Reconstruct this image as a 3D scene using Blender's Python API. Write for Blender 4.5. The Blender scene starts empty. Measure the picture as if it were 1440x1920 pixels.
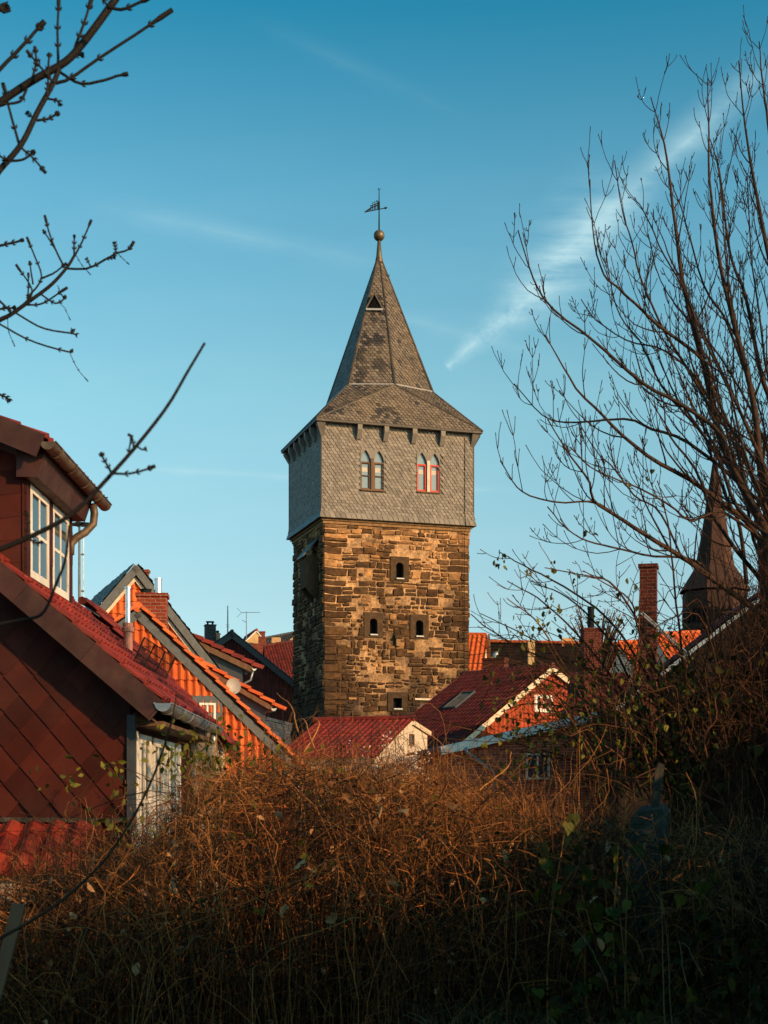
import bpy, bmesh, math, random
import numpy as np
from mathutils import Vector, Matrix, noise as mnoise

SC = bpy.context.scene
COL = SC.collection
rad = math.radians
# ------------------------------------------------------------------ camera
F, HX, HY, EZ = 2753.0, 720.0, 1500.0, 1.6      # focal length and horizon in photo pixels, eye height
cam = bpy.data.cameras.new('camera'); camo = bpy.data.objects.new('camera', cam); COL.objects.link(camo)
camo.location = (0, 0, EZ); camo.rotation_euler = (rad(90), 0, 0)
cam.sensor_fit = 'VERTICAL'; cam.sensor_height = 36.0; cam.lens = 36.0 * F / 1920.0
cam.shift_y = (HY - 960.0) / 1920.0; cam.clip_start = 0.05; cam.clip_end = 5000
cam.dof.use_dof = True; cam.dof.focus_distance = 60.0; cam.dof.aperture_fstop = 11.0
SC.camera = camo
# ------------------------------------------------------------------ sun, sky
SUN_AZ, SUN_EL = 128.0, 19.0                     # clockwise from +Y
sv = Vector((math.sin(rad(SUN_AZ)) * math.cos(rad(SUN_EL)), math.cos(rad(SUN_AZ)) * math.cos(rad(SUN_EL)), math.sin(rad(SUN_EL))))
sl = bpy.data.lights.new('sun', 'SUN'); sl.energy = 5.0; sl.angle = rad(0.5); sl.color = (1.0, 0.57, 0.26)
so = bpy.data.objects.new('sun', sl); COL.objects.link(so); so.rotation_euler = sv.to_track_quat('Z', 'Y').to_euler(); so.location = (30, -30, 30)
W = bpy.data.worlds.new('World'); SC.world = W; W.use_nodes = True
SC.view_settings.view_transform = 'Standard'; SC.view_settings.look = 'None'; SC.view_settings.exposure = 0.0; SC.view_settings.gamma = 1.0
SC.cycles.max_bounces = 5; SC.cycles.diffuse_bounces = 3; SC.cycles.glossy_bounces = 2; SC.cycles.transmission_bounces = 2
SC.cycles.use_denoising = True
SC.cycles.caustics_reflective = False; SC.cycles.caustics_refractive = False


def build_world():
    nt = W.node_tree; N = nt.nodes; Lk = nt.links
    bg = N['Background']; bg.inputs[1].default_value = 0.15
    sky = N.new('ShaderNodeTexSky'); sky.sky_type = 'NISHITA'; sky.sun_disc = False
    sky.sun_elevation = rad(SUN_EL); sky.sun_rotation = rad(SUN_AZ)
    tc = N.new('ShaderNodeTexCoord'); sep = N.new('ShaderNodeSeparateXYZ'); Lk.new(tc.outputs['Generated'], sep.inputs[0])

    def M(op, a, b=None, c=None, clamp=False):
        n = N.new('ShaderNodeMath'); n.operation = op; n.use_clamp = clamp
        for i, x in enumerate((a, b, c)):
            if x is None: continue
            if isinstance(x, (int, float)): n.inputs[i].default_value = x
            else: Lk.new(x, n.inputs[i])
        return n.outputs[0]
    ramp = N.new('ShaderNodeValToRGB'); cr = ramp.color_ramp
    Lk.new(sep.outputs[2], ramp.inputs[0])
    st = [(0.0, (.74, 1.0, 1.4)), (.05, (.78, 1.0, 1.18)), (.135, (.84, 1.01, .99)), (.263, (.88, 1.27, 1.10)), (.378, (.58, 1.20, 1.13)), (.475, (.14, .93, .98)), (.65, (.06, .48, .60))]
    while len(cr.elements) < len(st): cr.elements.new(.5)
    for e, (p, c) in zip(cr.elements, st): e.position = p; e.color = (c[0] / 2, c[1] / 2, c[2] / 2, 1)
    mul = N.new('ShaderNodeMix'); mul.data_type = 'RGBA'; mul.blend_type = 'MULTIPLY'; mul.inputs[0].default_value = 1
    Lk.new(sky.outputs[0], mul.inputs[6]); Lk.new(ramp.outputs[0], mul.inputs[7])
    sc2 = N.new('ShaderNodeVectorMath'); sc2.operation = 'SCALE'; sc2.inputs[3].default_value = 2.0
    Lk.new(mul.outputs[2], sc2.inputs[0])
    # thin high clouds and old contrails, laid out by direction in the sky
    yy = M('MAXIMUM', sep.outputs[1], 0.05)
    uu = M('DIVIDE', sep.outputs[0], yy); vv = M('DIVIDE', sep.outputs[2], yy)
    comb = N.new('ShaderNodeCombineXYZ'); Lk.new(uu, comb.inputs[0]); Lk.new(vv, comb.inputs[1])

    def nz(scale, rot, sx, sy, detail=5, rough=.6):
        mp = N.new('ShaderNodeMapping'); mp.inputs['Rotation'].default_value = (0, 0, rot); mp.inputs['Scale'].default_value = (sx, sy, 1)
        Lk.new(comb.outputs[0], mp.inputs[0])
        t = N.new('ShaderNodeTexNoise'); t.inputs['Scale'].default_value = scale; t.inputs['Detail'].default_value = detail; t.inputs['Roughness'].default_value = rough
        Lk.new(mp.outputs[0], t.inputs['Vector']); return t.outputs[0]
    streak = nz(26, rad(12), .5, 3.2); soft = nz(14, 0, 1, 2.2, 4); fine = nz(60, rad(45), 1, 1, 5, .7)

    def band(p0, p1, w0, w1, f0, f1, amp, tex, lo, hi):
        a = ((p0[0] - HX) / F, (HY - p0[1]) / F); b = ((p1[0] - HX) / F, (HY - p1[1]) / F)
        dx, dy = b[0] - a[0], b[1] - a[1]; L = math.hypot(dx, dy); dx /= L; dy /= L
        s = M('DIVIDE', M('ADD', M('MULTIPLY', M('SUBTRACT', uu, a[0]), dx), M('MULTIPLY', M('SUBTRACT', vv, a[1]), dy)), L)
        d = M('ADD', M('MULTIPLY', M('SUBTRACT', uu, a[0]), -dy), M('MULTIPLY', M('SUBTRACT', vv, a[1]), dx))
        wob = M('MULTIPLY', M('SUBTRACT', soft, .5), 18 / F)
        d = M('ABSOLUTE', M('ADD', d, wob))
        w = M('ADD', M('MULTIPLY', s, (w1 - w0) / F), w0 / F)
        core = M('SUBTRACT', 1.0, M('DIVIDE', d, M('MAXIMUM', w, 1e-4)), clamp=True)
        core = M('MULTIPLY', core, core)
        fin = M('MULTIPLY', M('MULTIPLY', s, 1 / max(f0, 1e-3), clamp=True), M('DIVIDE', M('SUBTRACT', 1.0, s), max(f1, 1e-3), clamp=True), clamp=True)
        mr = N.new('ShaderNodeMapRange'); mr.inputs[1].default_value = lo; mr.inputs[2].default_value = hi; Lk.new(tex, mr.inputs[0])
        return M('MULTIPLY', M('MULTIPLY', M('MULTIPLY', core, fin), mr.outputs[0]), amp)
    terms = [band((836, 690), (1030, 525), 16, 84, .02, .35, .70, fine, .28, .60),
             band((940, 610), (1200, 350), 90, 170, .25, .35, .85, streak, .34, .64),
             band((960, 560), (1460, 110), 70, 64, .3, .12, .80, soft, .2, .65),
             band((130, 375), (760, 505), 55, 30, .3, .3, .34, soft, .2, .8),
             band((250, 876), (1010, 926), 14, 14, .12, .2, .55, soft, .25, .7),
             band((720, 585), (1100, 690), 24, 44, .2, .4, .26, soft, .2, .8),
             band((430, 20), (900, 230), 50, 30, .4, .4, .08, soft, .2, .8)]
    tot = terms[0]
    for t in terms[1:]: tot = M('ADD', tot, t)
    haze = M('MULTIPLY', M('MULTIPLY', M('SUBTRACT', nz(7, rad(-5), 1, 4.5, 4), .45, clamp=True), .55), M('SUBTRACT', 1.0, M('MULTIPLY', vv, 2.0), clamp=True))
    tot = M('MINIMUM', M('ADD', tot, haze), .8)
    mx = N.new('ShaderNodeMix'); mx.data_type = 'RGBA'; Lk.new(tot, mx.inputs[0]); Lk.new(sc2.outputs[0], mx.inputs[6]); mx.inputs[7].default_value = (3.6, 5.3, 5.7, 1)
    Lk.new(mx.outputs[2], bg.inputs[0])


build_world()

# ================================================================== helpers
def U(px, py, Y):
    """the point at depth Y seen at photo pixel px, py"""
    return Vector(((px - HX) / F * Y, Y, EZ + (HY - py) / F * Y))


V3 = Vector
ZUP = V3((0, 0, 1))
ORIG = {}


def setp(o, label=None, cat=None, group=None, kind=None):
    if label: o['label'] = label
    if cat: o['category'] = cat
    if group: o['group'] = group
    if kind: o['kind'] = kind
    return o


def thing(name, loc, label, cat, group=None):
    o = bpy.data.objects.new(name, None); COL.objects.link(o); o.location = loc; o.empty_display_size = .3
    ORIG[o] = V3(loc)
    return setp(o, label, cat, group)


def npmesh(name, V, faces, mats, parent=None, tint=None, smooth=False, midx=None, uv=None):
    """V (n,3); faces: (m,k) array or list of index lists"""
    V = np.asarray(V, dtype=np.float32)
    org = ORIG.get(parent, V3((0, 0, 0)))
    if parent is not None: V = V - np.array(org, dtype=np.float32)
    me = bpy.data.meshes.new(name)
    if isinstance(faces, np.ndarray):
        m, k = faces.shape
        me.vertices.add(len(V)); me.vertices.foreach_set('co', V.ravel())
        me.loops.add(m * k); me.loops.foreach_set('vertex_index', faces.ravel().astype(np.int32))
        me.polygons.add(m); me.polygons.foreach_set('loop_start', (np.arange(m) * k).astype(np.int32))
        me.update(calc_edges=True)
    else:
        me.from_pydata([tuple(v) for v in V], [], faces)
    nf = len(me.polygons)
    if tint is not None:
        a = me.attributes.new('tint', 'FLOAT', 'FACE'); a.data.foreach_set('value', np.asarray(tint, dtype=np.float32))
    if smooth: me.polygons.foreach_set('use_smooth', np.ones(nf, dtype=bool))
    if not isinstance(mats, (list, tuple)): mats = [mats]
    for m_ in mats: me.materials.append(m_)
    if midx is not None: me.polygons.foreach_set('material_index', np.asarray(midx, dtype=np.int32))
    if uv is not None:
        l = me.uv_layers.new(name='UVMap'); l.data.foreach_set('uv', np.asarray(uv, dtype=np.float32).ravel())
    o = bpy.data.objects.new(name, me); COL.objects.link(o)
    if parent is not None: o.parent = parent
    ORIG[o] = org
    return o


class MB:
    """collects polygons in world coordinates and links them as ONE mesh"""
    def __init__(self): self.v = []; self.f = []; self.t = []; self.m = []

    def poly(self, pts, tint=.5, m=0):
        i = len(self.v); self.v.extend(V3(p) for p in pts); self.f.append(list(range(i, i + len(pts)))); self.t.append(tint); self.m.append(m)

    def obox(self, o, a, b, c, tint=.5, m=0):
        o, a, b, c = V3(o), V3(a), V3(b), V3(c)
        if a.cross(b).dot(c) < 0: a, b = b, a
        P = [o, o + a, o + a + b, o + b, o + c, o + a + c, o + a + b + c, o + b + c]
        i = len(self.v); self.v.extend(P)
        for q in ((0, 3, 2, 1), (4, 5, 6, 7), (0, 1, 5, 4), (1, 2, 6, 5), (2, 3, 7, 6), (3, 0, 4, 7)):
            self.f.append([i + k for k in q]); self.t.append(tint); self.m.append(m)

    def box(self, c, s, tint=.5, m=0):
        self.obox(V3(c) - V3(s) / 2, (s[0], 0, 0), (0, s[1], 0), (0, 0, s[2]), tint, m)

    def prism(self, pts, ext, tint=.5, m=0):
        pts = [V3(p) for p in pts]; ext = V3(ext); n = len(pts); i = len(self.v)
        nn = V3((0, 0, 0))
        for k in range(n): nn += pts[k].cross(pts[(k + 1) % n])
        if nn.dot(ext) > 0: pts = pts[::-1]
        self.v.extend(pts); self.v.extend(p + ext for p in pts)
        self.f.append(list(range(i, i + n))); self.f.append([i + n + k for k in range(n)][::-1])
        for k in range(n):
            k2 = (k + 1) % n; self.f.append([i + k2, i + k, i + n + k, i + n + k2])
        self.t.extend([tint] * (n + 2)); self.m.extend([m] * (n + 2))

    def tube(self, pts, r, n=8, tint=.5, m=0, cap=True):
        pts = [V3(p) for p in pts]; K = len(pts)
        rs = r if isinstance(r, (list, tuple)) else [r] * K
        i = len(self.v); ref = None
        for k in range(K):
            t = (pts[min(k + 1, K - 1)] - pts[max(k - 1, 0)]).normalized()
            if ref is None: ref = t.orthogonal().normalized()
            ref = (ref - t * ref.dot(t)).normalized(); b = t.cross(ref)
            for j in range(n):
                a = 2 * math.pi * j / n
                self.v.append(pts[k] + (ref * math.cos(a) + b * math.sin(a)) * rs[k])
        for k in range(K - 1):
            for j in range(n):
                j2 = (j + 1) % n
                self.f.append([i + k * n + j, i + k * n + j2, i + (k + 1) * n + j2, i + (k + 1) * n + j]); self.t.append(tint); self.m.append(m)
        if cap:
            self.f.append([i + j for j in range(n)][::-1]); self.f.append([i + (K - 1) * n + j for j in range(n)]); self.t += [tint] * 2; self.m += [m] * 2

    def lathe(self, c, prof, n=16, tint=.5, m=0):
        self.tube([V3(c) + ZUP * z for z, r in prof], [max(r, .001) for z, r in prof], n, tint, m)

    def build(self, name, mats, parent=None, smooth=False, label=None, clip=None):
        org = ORIG.get(parent, V3((0, 0, 0)))
        me = bpy.data.meshes.new(name)
        me.from_pydata([tuple(v - org) for v in self.v], [], self.f)
        a = me.attributes.new('tint', 'FLOAT', 'FACE'); a.data.foreach_set('value', self.t)
        me.polygons.foreach_set('material_index', self.m)
        if clip:
            bm = bmesh.new(); bm.from_mesh(me)
            for co, no in clip:
                bmesh.ops.bisect_plane(bm, geom=bm.verts[:] + bm.edges[:] + bm.faces[:], dist=1e-5, plane_co=V3(co) - org, plane_no=no, clear_outer=True)
            bm.to_mesh(me); bm.free()
        if not isinstance(mats, (list, tuple)): mats = [mats]
        for m_ in mats: me.materials.append(m_)
        if smooth: me.polygons.foreach_set('use_smooth', [True] * len(me.polygons))
        uvl = me.uv_layers.new(name='UVMap').data
        for p in me.polygons:
            n = p.normal
            if abs(n.z) > .97: t = V3((1, 0, 0)); b = V3((0, 1, 0))
            else: t = ZUP.cross(n).normalized(); b = n.cross(t)
            for li in p.loop_indices:
                q = me.vertices[me.loops[li].vertex_index].co + org
                uvl[li].uv = (q.dot(t), q.dot(b))
        me.update()
        o = bpy.data.objects.new(name, me); COL.objects.link(o)
        if parent is not None: o.parent = parent
        ORIG[o] = org
        if label: o['label'] = label
        return o


def panel(poly, hint, tw, th, kind='pan', amp=.03, step=.03, seed=1, base=True, skip=None, mb=None, dark=None, jit=.5):
    """a tiled surface filling the convex planar polygon; poly[0]-poly[1] is its bottom edge. Returns (MB, clip planes)."""
    R = random.Random(seed)
    poly = [V3(p) for p in poly]
    n = V3((0, 0, 0))
    for k in range(len(poly)): n += poly[k].cross(poly[(k + 1) % len(poly)])
    n.normalize()
    if n.dot(V3(hint)) < 0: n = -n
    u = (poly[1] - poly[0]).normalized(); v = n.cross(u); c = sum(poly, V3((0, 0, 0))) / len(poly)
    if v.dot(c - poly[0]) < 0: u = -u; v = n.cross(u)
    o = poly[0]
    q = [((p - o).dot(u), (p - o).dot(v)) for p in poly]
    u0, u1 = min(a for a, b in q) - tw, max(a for a, b in q) + tw
    v0, v1 = min(b for a, b in q), max(b for a, b in q)
    clips = []
    for k in range(len(poly)):
        a, b = poly[k], poly[(k + 1) % len(poly)]
        no = (b - a).cross(n)
        if no.dot(c - a) > 0: no = -no
        clips.append((a, no.normalized()))
    mb = mb or MB()
    P = lambda x, y, z: o + u * x + v * y + n * z
    if base: mb.poly([p - n * .004 for p in poly], .3)
    rows = int((v1 - v0) / th) + 1; cols = int((u1 - u0) / tw) + 1
    for r in range(rows):
        y = v0 + r * th
        off = (0 if kind in ('pan',) else (r % 2) * .5 * tw) + (0 if kind == 'pan' else R.uniform(-.03, .03) * tw)
        for cidx in range(cols):
            x = u0 + cidx * tw + off
            if skip and skip(P(x + tw / 2, y + th / 2, 0)): continue
            tint = min(1, max(0, (.74 if kind == 'slate' else .5) + R.uniform(-jit, jit)))
            if dark and R.random() < dark(P(x, y, 0)): tint = -.6
            if kind == 'pan':
                K = 6; lift = step + R.uniform(-.004, .004)
                zb = [amp * (.5 - .5 * math.cos(2 * math.pi * k / K)) for k in range(K + 1)]
                i = len(mb.v)
                for k in range(K + 1):
                    xx = x + tw * k / K
                    mb.v += [P(xx, y, zb[k] * .3 - .002), P(xx, y, zb[k] + lift), P(xx, y + th + .01, zb[k] + .002)]
                for k in range(K):
                    a = i + 3 * k
                    mb.f += [[a, a + 3, a + 4, a + 1], [a + 1, a + 4, a + 5, a + 2]]; mb.t += [tint * .8, tint]; mb.m += [0, 0]
            elif kind == 'slate':      # German scale slates: rounded lower corner, small random tilt
                e = R.uniform(.7, 1.3) * step; e2 = e + R.uniform(-.3, .3) * step
                w = tw * R.uniform(.98, 1.08)
                e2 = e * .35; sl = .42 * w; el = e * 1.25
                pts = [(x - .0 * w, y + .42 * th, el), (x + .03 * w, y + .16 * th, el), (x + .16 * w, y, e), (x + w * 1.12, y + .0 * th, e2), (x + w * 1.12, y + th * 1.1, 0.001), (x - sl, y + th * 1.1, .006)]
                mb.poly([P(*p) for p in pts], tint)
                for a, b in ((5, 0), (0, 1), (1, 2), (2, 3)):
                    A, B = pts[a], pts[b]
                    dx_, dy_ = B[0] - A[0], B[1] - A[1]; l_ = math.hypot(dx_, dy_) + 1e-9; ox, oy = dy_ / l_ * -.021, dx_ / l_ * .021
                    if ox > 0 and a != 2: ox, oy = -ox, -oy
                    if a == 2: ox, oy = 0, -.018
                    mb.poly([P(A[0] + ox, A[1] + oy, .004), P(B[0] + ox, B[1] + oy, .004), P(*B), P(*A)], 0)
            elif kind == 'flat':
                e = step * R.uniform(.8, 1.2)
                mb.poly([P(x + .004, y, e), P(x + tw - .004, y, e), P(x + tw - .004, y + th + .01, .002), P(x + .004, y + th + .01, .002)], tint)
                mb.poly([P(x + .004, y, 0), P(x + tw - .004, y, 0), P(x + tw - .004, y, e), P(x + .004, y, e)], tint * .5)
            elif kind == 'diamond':    # big fibre-cement diamonds, clipped at the lower corner
                s = th * 1.0; hw = tw * .5
                t_ = .024; cx, cy = x + tw / 2, y + th
                ov = 1.10
                zz = lambda yy: .004 + t_ * max(0, (cy + s - yy)) / (2 * s)
                pp = [(cx - hw * ov, cy), (cx - hw * .93, cy - s * .15), (cx - hw * .16, cy - s * .90), (cx - .06 * hw, cy - s * .985), (cx + hw * .10, cy - s * .985), (cx + hw * 1.02, cy - s * .07), (cx + hw * ov, cy), (cx, cy + s * ov)]
                z = [zz(b) * (1.0 - .25 * (a - cx) / hw) + R.uniform(0, .002) for a, b in pp]
                mb.poly([P(a, b, c_) for (a, b), c_ in zip(pp, z)], tint)
                for k in range(6):
                    mb.poly([P(pp[k][0], pp[k][1], z[k] - .014), P(pp[k + 1][0], pp[k + 1][1], z[k + 1] - .014), P(*pp[k + 1], z[k + 1]), P(*pp[k], z[k])], -1.2)
    return mb, clips


def mk_panel(name, mat, parent, poly, hint, *a, label=None, **k):
    mb, cl = panel(poly, hint, *a, **k)
    return mb.build(name, mat, parent, clip=cl, label=label)


# ------------------------------------------------------------------ materials
def mat(name, c1, c2=None, rough=.7, nscale=6.0, namt=.25, bump=.0, bscale=30.0, metallic=0.0, spec=.3, c3=None, c3amt=.0, c3scale=1.2, stretch=(1, 1, 1), dark=None, brick=None):
    """c1..c2 by the per-face tint; c3 = patches of weathering by noise in world space"""
    m = bpy.data.materials.new(name); m.use_nodes = True; nt = m.node_tree; N = nt.nodes; Lk = nt.links
    b = N['Principled BSDF']; b.inputs['Roughness'].default_value = rough; b.inputs['Metallic'].default_value = metallic
    b.inputs['Specular IOR Level'].default_value = spec
    geo = N.new('ShaderNodeNewGeometry'); mp = N.new('ShaderNodeMapping'); mp.inputs['Scale'].default_value = stretch; Lk.new(geo.outputs['Position'], mp.inputs[0])

    def nz(s, d=5, r=.6):
        t = N.new('ShaderNodeTexNoise'); t.inputs['Scale'].default_value = s; t.inputs['Detail'].default_value = d; t.inputs['Roughness'].default_value = r
        Lk.new(mp.outputs[0], t.inputs['Vector']); return t.outputs[0]

    def mixc(f, a, bb, mode='MIX'):
        x = N.new('ShaderNodeMix'); x.data_type = 'RGBA'; x.blend_type = mode
        for s, val in ((0, f), (6, a), (7, bb)):
            if isinstance(val, (int, float)): x.inputs[s].default_value = val
            elif isinstance(val, tuple): x.inputs[s].default_value = (*val, 1)
            else: Lk.new(val, x.inputs[s])
        return x.outputs[2]

    def mr(v, a, b_, c, d):
        x = N.new('ShaderNodeMapRange'); Lk.new(v, x.inputs[0])
        for k, val in enumerate((a, b_, c, d)): x.inputs[k + 1].default_value = val
        return x.outputs[0]
    at = N.new('ShaderNodeAttribute'); at.attribute_name = 'tint'
    if brick:
        bt = N.new('ShaderNodeTexBrick'); uv = N.new('ShaderNodeUVMap'); Lk.new(uv.outputs[0], bt.inputs['Vector'])
        bt.inputs['Color1'].default_value = (*c1, 1); bt.inputs['Color2'].default_value = (*c2, 1); bt.inputs['Mortar'].default_value = (*brick, 1)
        bt.inputs['Scale'].default_value = 1; bt.inputs['Brick Width'].default_value = .25; bt.inputs['Row Height'].default_value = .083; bt.inputs['Mortar Size'].default_value = .008
        bt.inputs['Mortar Smooth'].default_value = .2; bt.inputs['Bias'].default_value = -.1
        col = bt.outputs[0]
    elif c2:
        col = mixc(at.outputs['Fac'], c1, c2)
    else:
        col = mixc(0.0, c1, c1)
    if dark:      # replaced tiles (tint below zero)
        lt = N.new('ShaderNodeMath'); lt.operation = 'LESS_THAN'; Lk.new(at.outputs['Fac'], lt.inputs[0]); lt.inputs[1].default_value = -.01
        col = mixc(lt.outputs[0], col, dark)
    if c3: col = mixc(mr(nz(c3scale), .5 - c3amt * .3, .5 + .22 - c3amt * .3, 0, min(1, c3amt * 1.6)), col, c3)
    nv = mr(nz(nscale, 6, .65), .3, .7, 1 - namt, 1 + namt)
    hs = N.new('ShaderNodeVectorMath'); hs.operation = 'SCALE'; Lk.new(col, hs.inputs[0]); Lk.new(nv, hs.inputs[3])
    Lk.new(hs.outputs[0], b.inputs['Base Color'])
    rr = mr(nz(nscale * 2.3), .3, .7, max(.05, rough - .12), min(1, rough + .12)); Lk.new(rr, b.inputs['Roughness'])
    if bump or brick:
        bp = N.new('ShaderNodeBump'); bp.inputs['Strength'].default_value = bump or .5; bp.inputs['Distance'].default_value = .02
        h = nz(bscale, 6, .7)
        if brick:
            s_ = N.new('ShaderNodeMath'); s_.operation = 'MULTIPLY_ADD'; Lk.new(bt.outputs['Fac'], s_.inputs[0]); s_.inputs[1].default_value = -.8; Lk.new(h, s_.inputs[2]); h = s_.outputs[0]
        Lk.new(h, bp.inputs['Height']); Lk.new(bp.outputs[0], b.inputs['Normal'])
    return m


def glass(name, c=(.02, .03, .035), rough=.06):
    m = bpy.data.materials.new(name); m.use_nodes = True; b = m.node_tree.nodes['Principled BSDF']
    b.inputs['Base Color'].default_value = (*c, 1); b.inputs['Roughness'].default_value = rough; b.inputs['Specular IOR Level'].default_value = .8
    return m


MT = {}
MT['slate_wall'] = mat('slate_wall', (.012, .012, .013), (.30, .265, .228), .6, 3, .16, .25, 40, spec=.25, c3=(.24, .205, .165), c3amt=.12, c3scale=.9)
MT['slate_roof'] = mat('slate_roof', (.010, .009, .009), (.205, .165, .128), .55, 3, .25, .25, 40, spec=.4, c3=(.22, .16, .09), c3amt=.2, c3scale=.8, dark=(.035, .033, .035))
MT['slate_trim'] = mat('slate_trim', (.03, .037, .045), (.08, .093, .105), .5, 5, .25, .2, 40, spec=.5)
MT['lead'] = mat('lead', (.42, .43, .43), (.5, .5, .5), .55, 6, .2, metallic=.2)
MT['stone'] = mat('stone', (.022, .0125, .0085), (.56, .285, .115), .92, 5, .45, .8, 18, spec=.1, c3=(.03, .025, .022), c3amt=.28, c3scale=1.1)
MT['mortar'] = mat('mortar', (.055, .034, .022), (.66, .385, .19), .95, 9, .6, .9, 9, spec=.1, c3=(.06, .045, .035), c3amt=.34, c3scale=1.6)
MT['stone_trim'] = mat('stone_trim', (.05, .033, .022), (.36, .21, .10), .9, 5, .35, .6, 20, spec=.1)
MT['copper'] = mat('copper', (.16, .07, .03), (.16, .22, .17), .5, 8, .3, metallic=.5, c3=(.2, .26, .2), c3amt=.3, c3scale=2.5)
MT['iron'] = mat('iron', (.010, .016, .018), (.010, .016, .018), .7, 10, .3, spec=.1)
MT['wood_dark'] = mat('wood_dark', (.11, .055, .03), (.2, .11, .06), .75, 8, .35, .3, 40, stretch=(1, 1, .15))
MT['wood_pale'] = mat('wood_pale', (.62, .50, .36), (.72, .6, .46), .75, 5, .3, .2, 30)
MT['paint_white'] = mat('paint_white', (.74, .70, .64), (.8, .77, .72), .5, 5, .12, .1, 30, c3=(.5, .43, .36), c3amt=.2, c3scale=3)
MT['paint_red'] = mat('paint_red', (.55, .035, .02), (.6, .04, .02), .5, 5, .15)
MT['cladding'] = mat('cladding', (.036, .0075, .005), (.080, .0155, .0100), .65, 2.2, .25, .15, 60, spec=.10, c3=(.055, .022, .018), c3amt=.35, c3scale=.8)
MT['fascia'] = mat('fascia', (.044, .015, .011), (.064, .021, .015), .55, 4, .3, .15, 40, spec=.35, c3=(.10, .06, .035), c3amt=.2, c3scale=3)
MT['tile_red'] = mat('tile_red', (.18, .018, .012), (.32, .038, .019), .6, 5, .3, .2, 40, c3=(.12, .03, .025), c3amt=.3, c3scale=1.5)
MT['tile_orange'] = mat('tile_orange', (.56, .105, .022), (.74, .17, .04), .62, 5, .25, .2, 40, c3=(.42, .07, .02), c3amt=.3, c3scale=1.3)
MT['tile_rust'] = mat('tile_rust', (.34, .05, .014), (.52, .095, .022), .65, 5, .3, .2, 40, c3=(.2, .03, .012), c3amt=.35, c3scale=1.3)
MT['tile_dark'] = mat('tile_dark', (.07, .0095, .0075), (.15, .020, .013), .65, 5, .3, .2, 40, c3=(.09, .025, .02), c3amt=.3, c3scale=.8)
MT['tile_black'] = mat('tile_black', (.03, .035, .04), (.06, .065, .07), .55, 5, .3)
MT['zinc'] = mat('zinc', (.27, .30, .32), (.34, .37, .39), .42, 5, .2, metallic=.55, c3=(.3, .3, .29), c3amt=.25, c3scale=3)
MT['zinc_old'] = mat('zinc_old', (.085, .058, .042), (.12, .08, .058), .5, 5, .35, metallic=.35, c3=(.28, .21, .14), c3amt=.3, c3scale=4)
MT['steel'] = mat('steel', (.65, .67, .68), (.7, .7, .7), .22, 6, .1, metallic=.9)
MT['brick'] = mat('brick', (.17, .026, .016), (.29, .052, .026), .8, 12, .35, .5, 40, brick=(.27, .20, .14), spec=.15)
MT['brick_shaded'] = mat('brick_shaded', (.075, .014, .010), (.135, .026, .016), .8, 12, .35, .5, 40, brick=(.14, .10, .075), spec=.1)  # tree shade over the right-hand brickwork, put into a darker brick colour
MT['church'] = mat('church', (.05, .028, .022), (.085, .045, .034), .9, 3, .3, spec=.1)
MT['brick_red'] = mat('brick_red', (.30, .042, .024), (.46, .085, .04), .8, 12, .35, .5, 40, brick=(.38, .28, .2), spec=.15)
MT['brick_dark'] = mat('brick_dark', (.05, .05, .052), (.09, .09, .09), .8, 12, .3, .5, 40, brick=(.12, .12, .12), spec=.15)
MT['brick_yellow'] = mat('brick_yellow', (.60, .30, .12), (.72, .42, .2), .8, 12, .25, .4, 40, brick=(.6, .5, .38), spec=.15)
MT['render_cream'] = mat('render_cream', (.66, .58, .46), (.7, .6, .48), .9, 3, .15, .3, 40, c3=(.5, .4, .3), c3amt=.2)
MT['render_ochre'] = mat('render_ochre', (.55, .36, .17), (.6, .4, .2), .9, 3, .15, .3, 40)
MT['plaster'] = mat('plaster', (.5, .42, .34), (.5, .42, .34), .9, 3, .2, .3, 30)
MT['concrete'] = mat('concrete', (.05, .043, .034), (.075, .064, .05), .9, 9, .5, .6, 25, c3=(.03, .03, .022), c3amt=.5, c3scale=7)
MT['dish'] = mat('dish', (.36, .33, .30), (.4, .37, .34), .5, 6, .08)
MT['plastic_pink'] = mat('plastic_pink', (.46, .20, .15), (.5, .22, .17), .6, 8, .15)
MT['bark'] = mat('bark', (.024, .015, .011), (.065, .033, .019), .8, 20, .35, .4, 60, spec=.25)
MT['bark_near'] = mat('bark_near', (.006, .005, .005), (.014, .009, .007), .7, 60, .3, .3, 150, spec=.3)
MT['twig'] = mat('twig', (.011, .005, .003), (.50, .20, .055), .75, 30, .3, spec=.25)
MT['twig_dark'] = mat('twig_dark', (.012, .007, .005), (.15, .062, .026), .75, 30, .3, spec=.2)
MT['leaf_green'] = mat('leaf_green', (.035, .04, .006), (.17, .16, .022), .6, 20, .4, spec=.15)
MT['leaf_dry'] = mat('leaf_dry', (.16, .07, .025), (.52, .30, .14), .8, 20, .35)
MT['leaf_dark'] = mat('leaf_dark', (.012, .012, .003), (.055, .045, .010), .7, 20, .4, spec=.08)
MT['grass'] = mat('grass', (.11, .08, .03), (.34, .24, .11), .75, 20, .3)
MT['flower'] = mat('flower', (.62, .52, .44), (.75, .65, .55), .8, 20, .2)
MT['dirt'] = mat('dirt', (.045, .032, .02), (.07, .05, .03), .95, 1.5, .4, .6, 6, c3=(.025, .03, .012), c3amt=.4, c3scale=.7)
MT['glass'] = glass('glass', (.03, .05, .06), .08)
MT['glass_pale'] = glass('glass_pale', (.20, .26, .31), .12)
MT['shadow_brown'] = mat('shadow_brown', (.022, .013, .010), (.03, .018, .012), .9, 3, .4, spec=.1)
MT['dark_void'] = mat('dark_void', (.008, .008, .009), (.008, .008, .009), .9, 5, .1, spec=.05)
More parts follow.
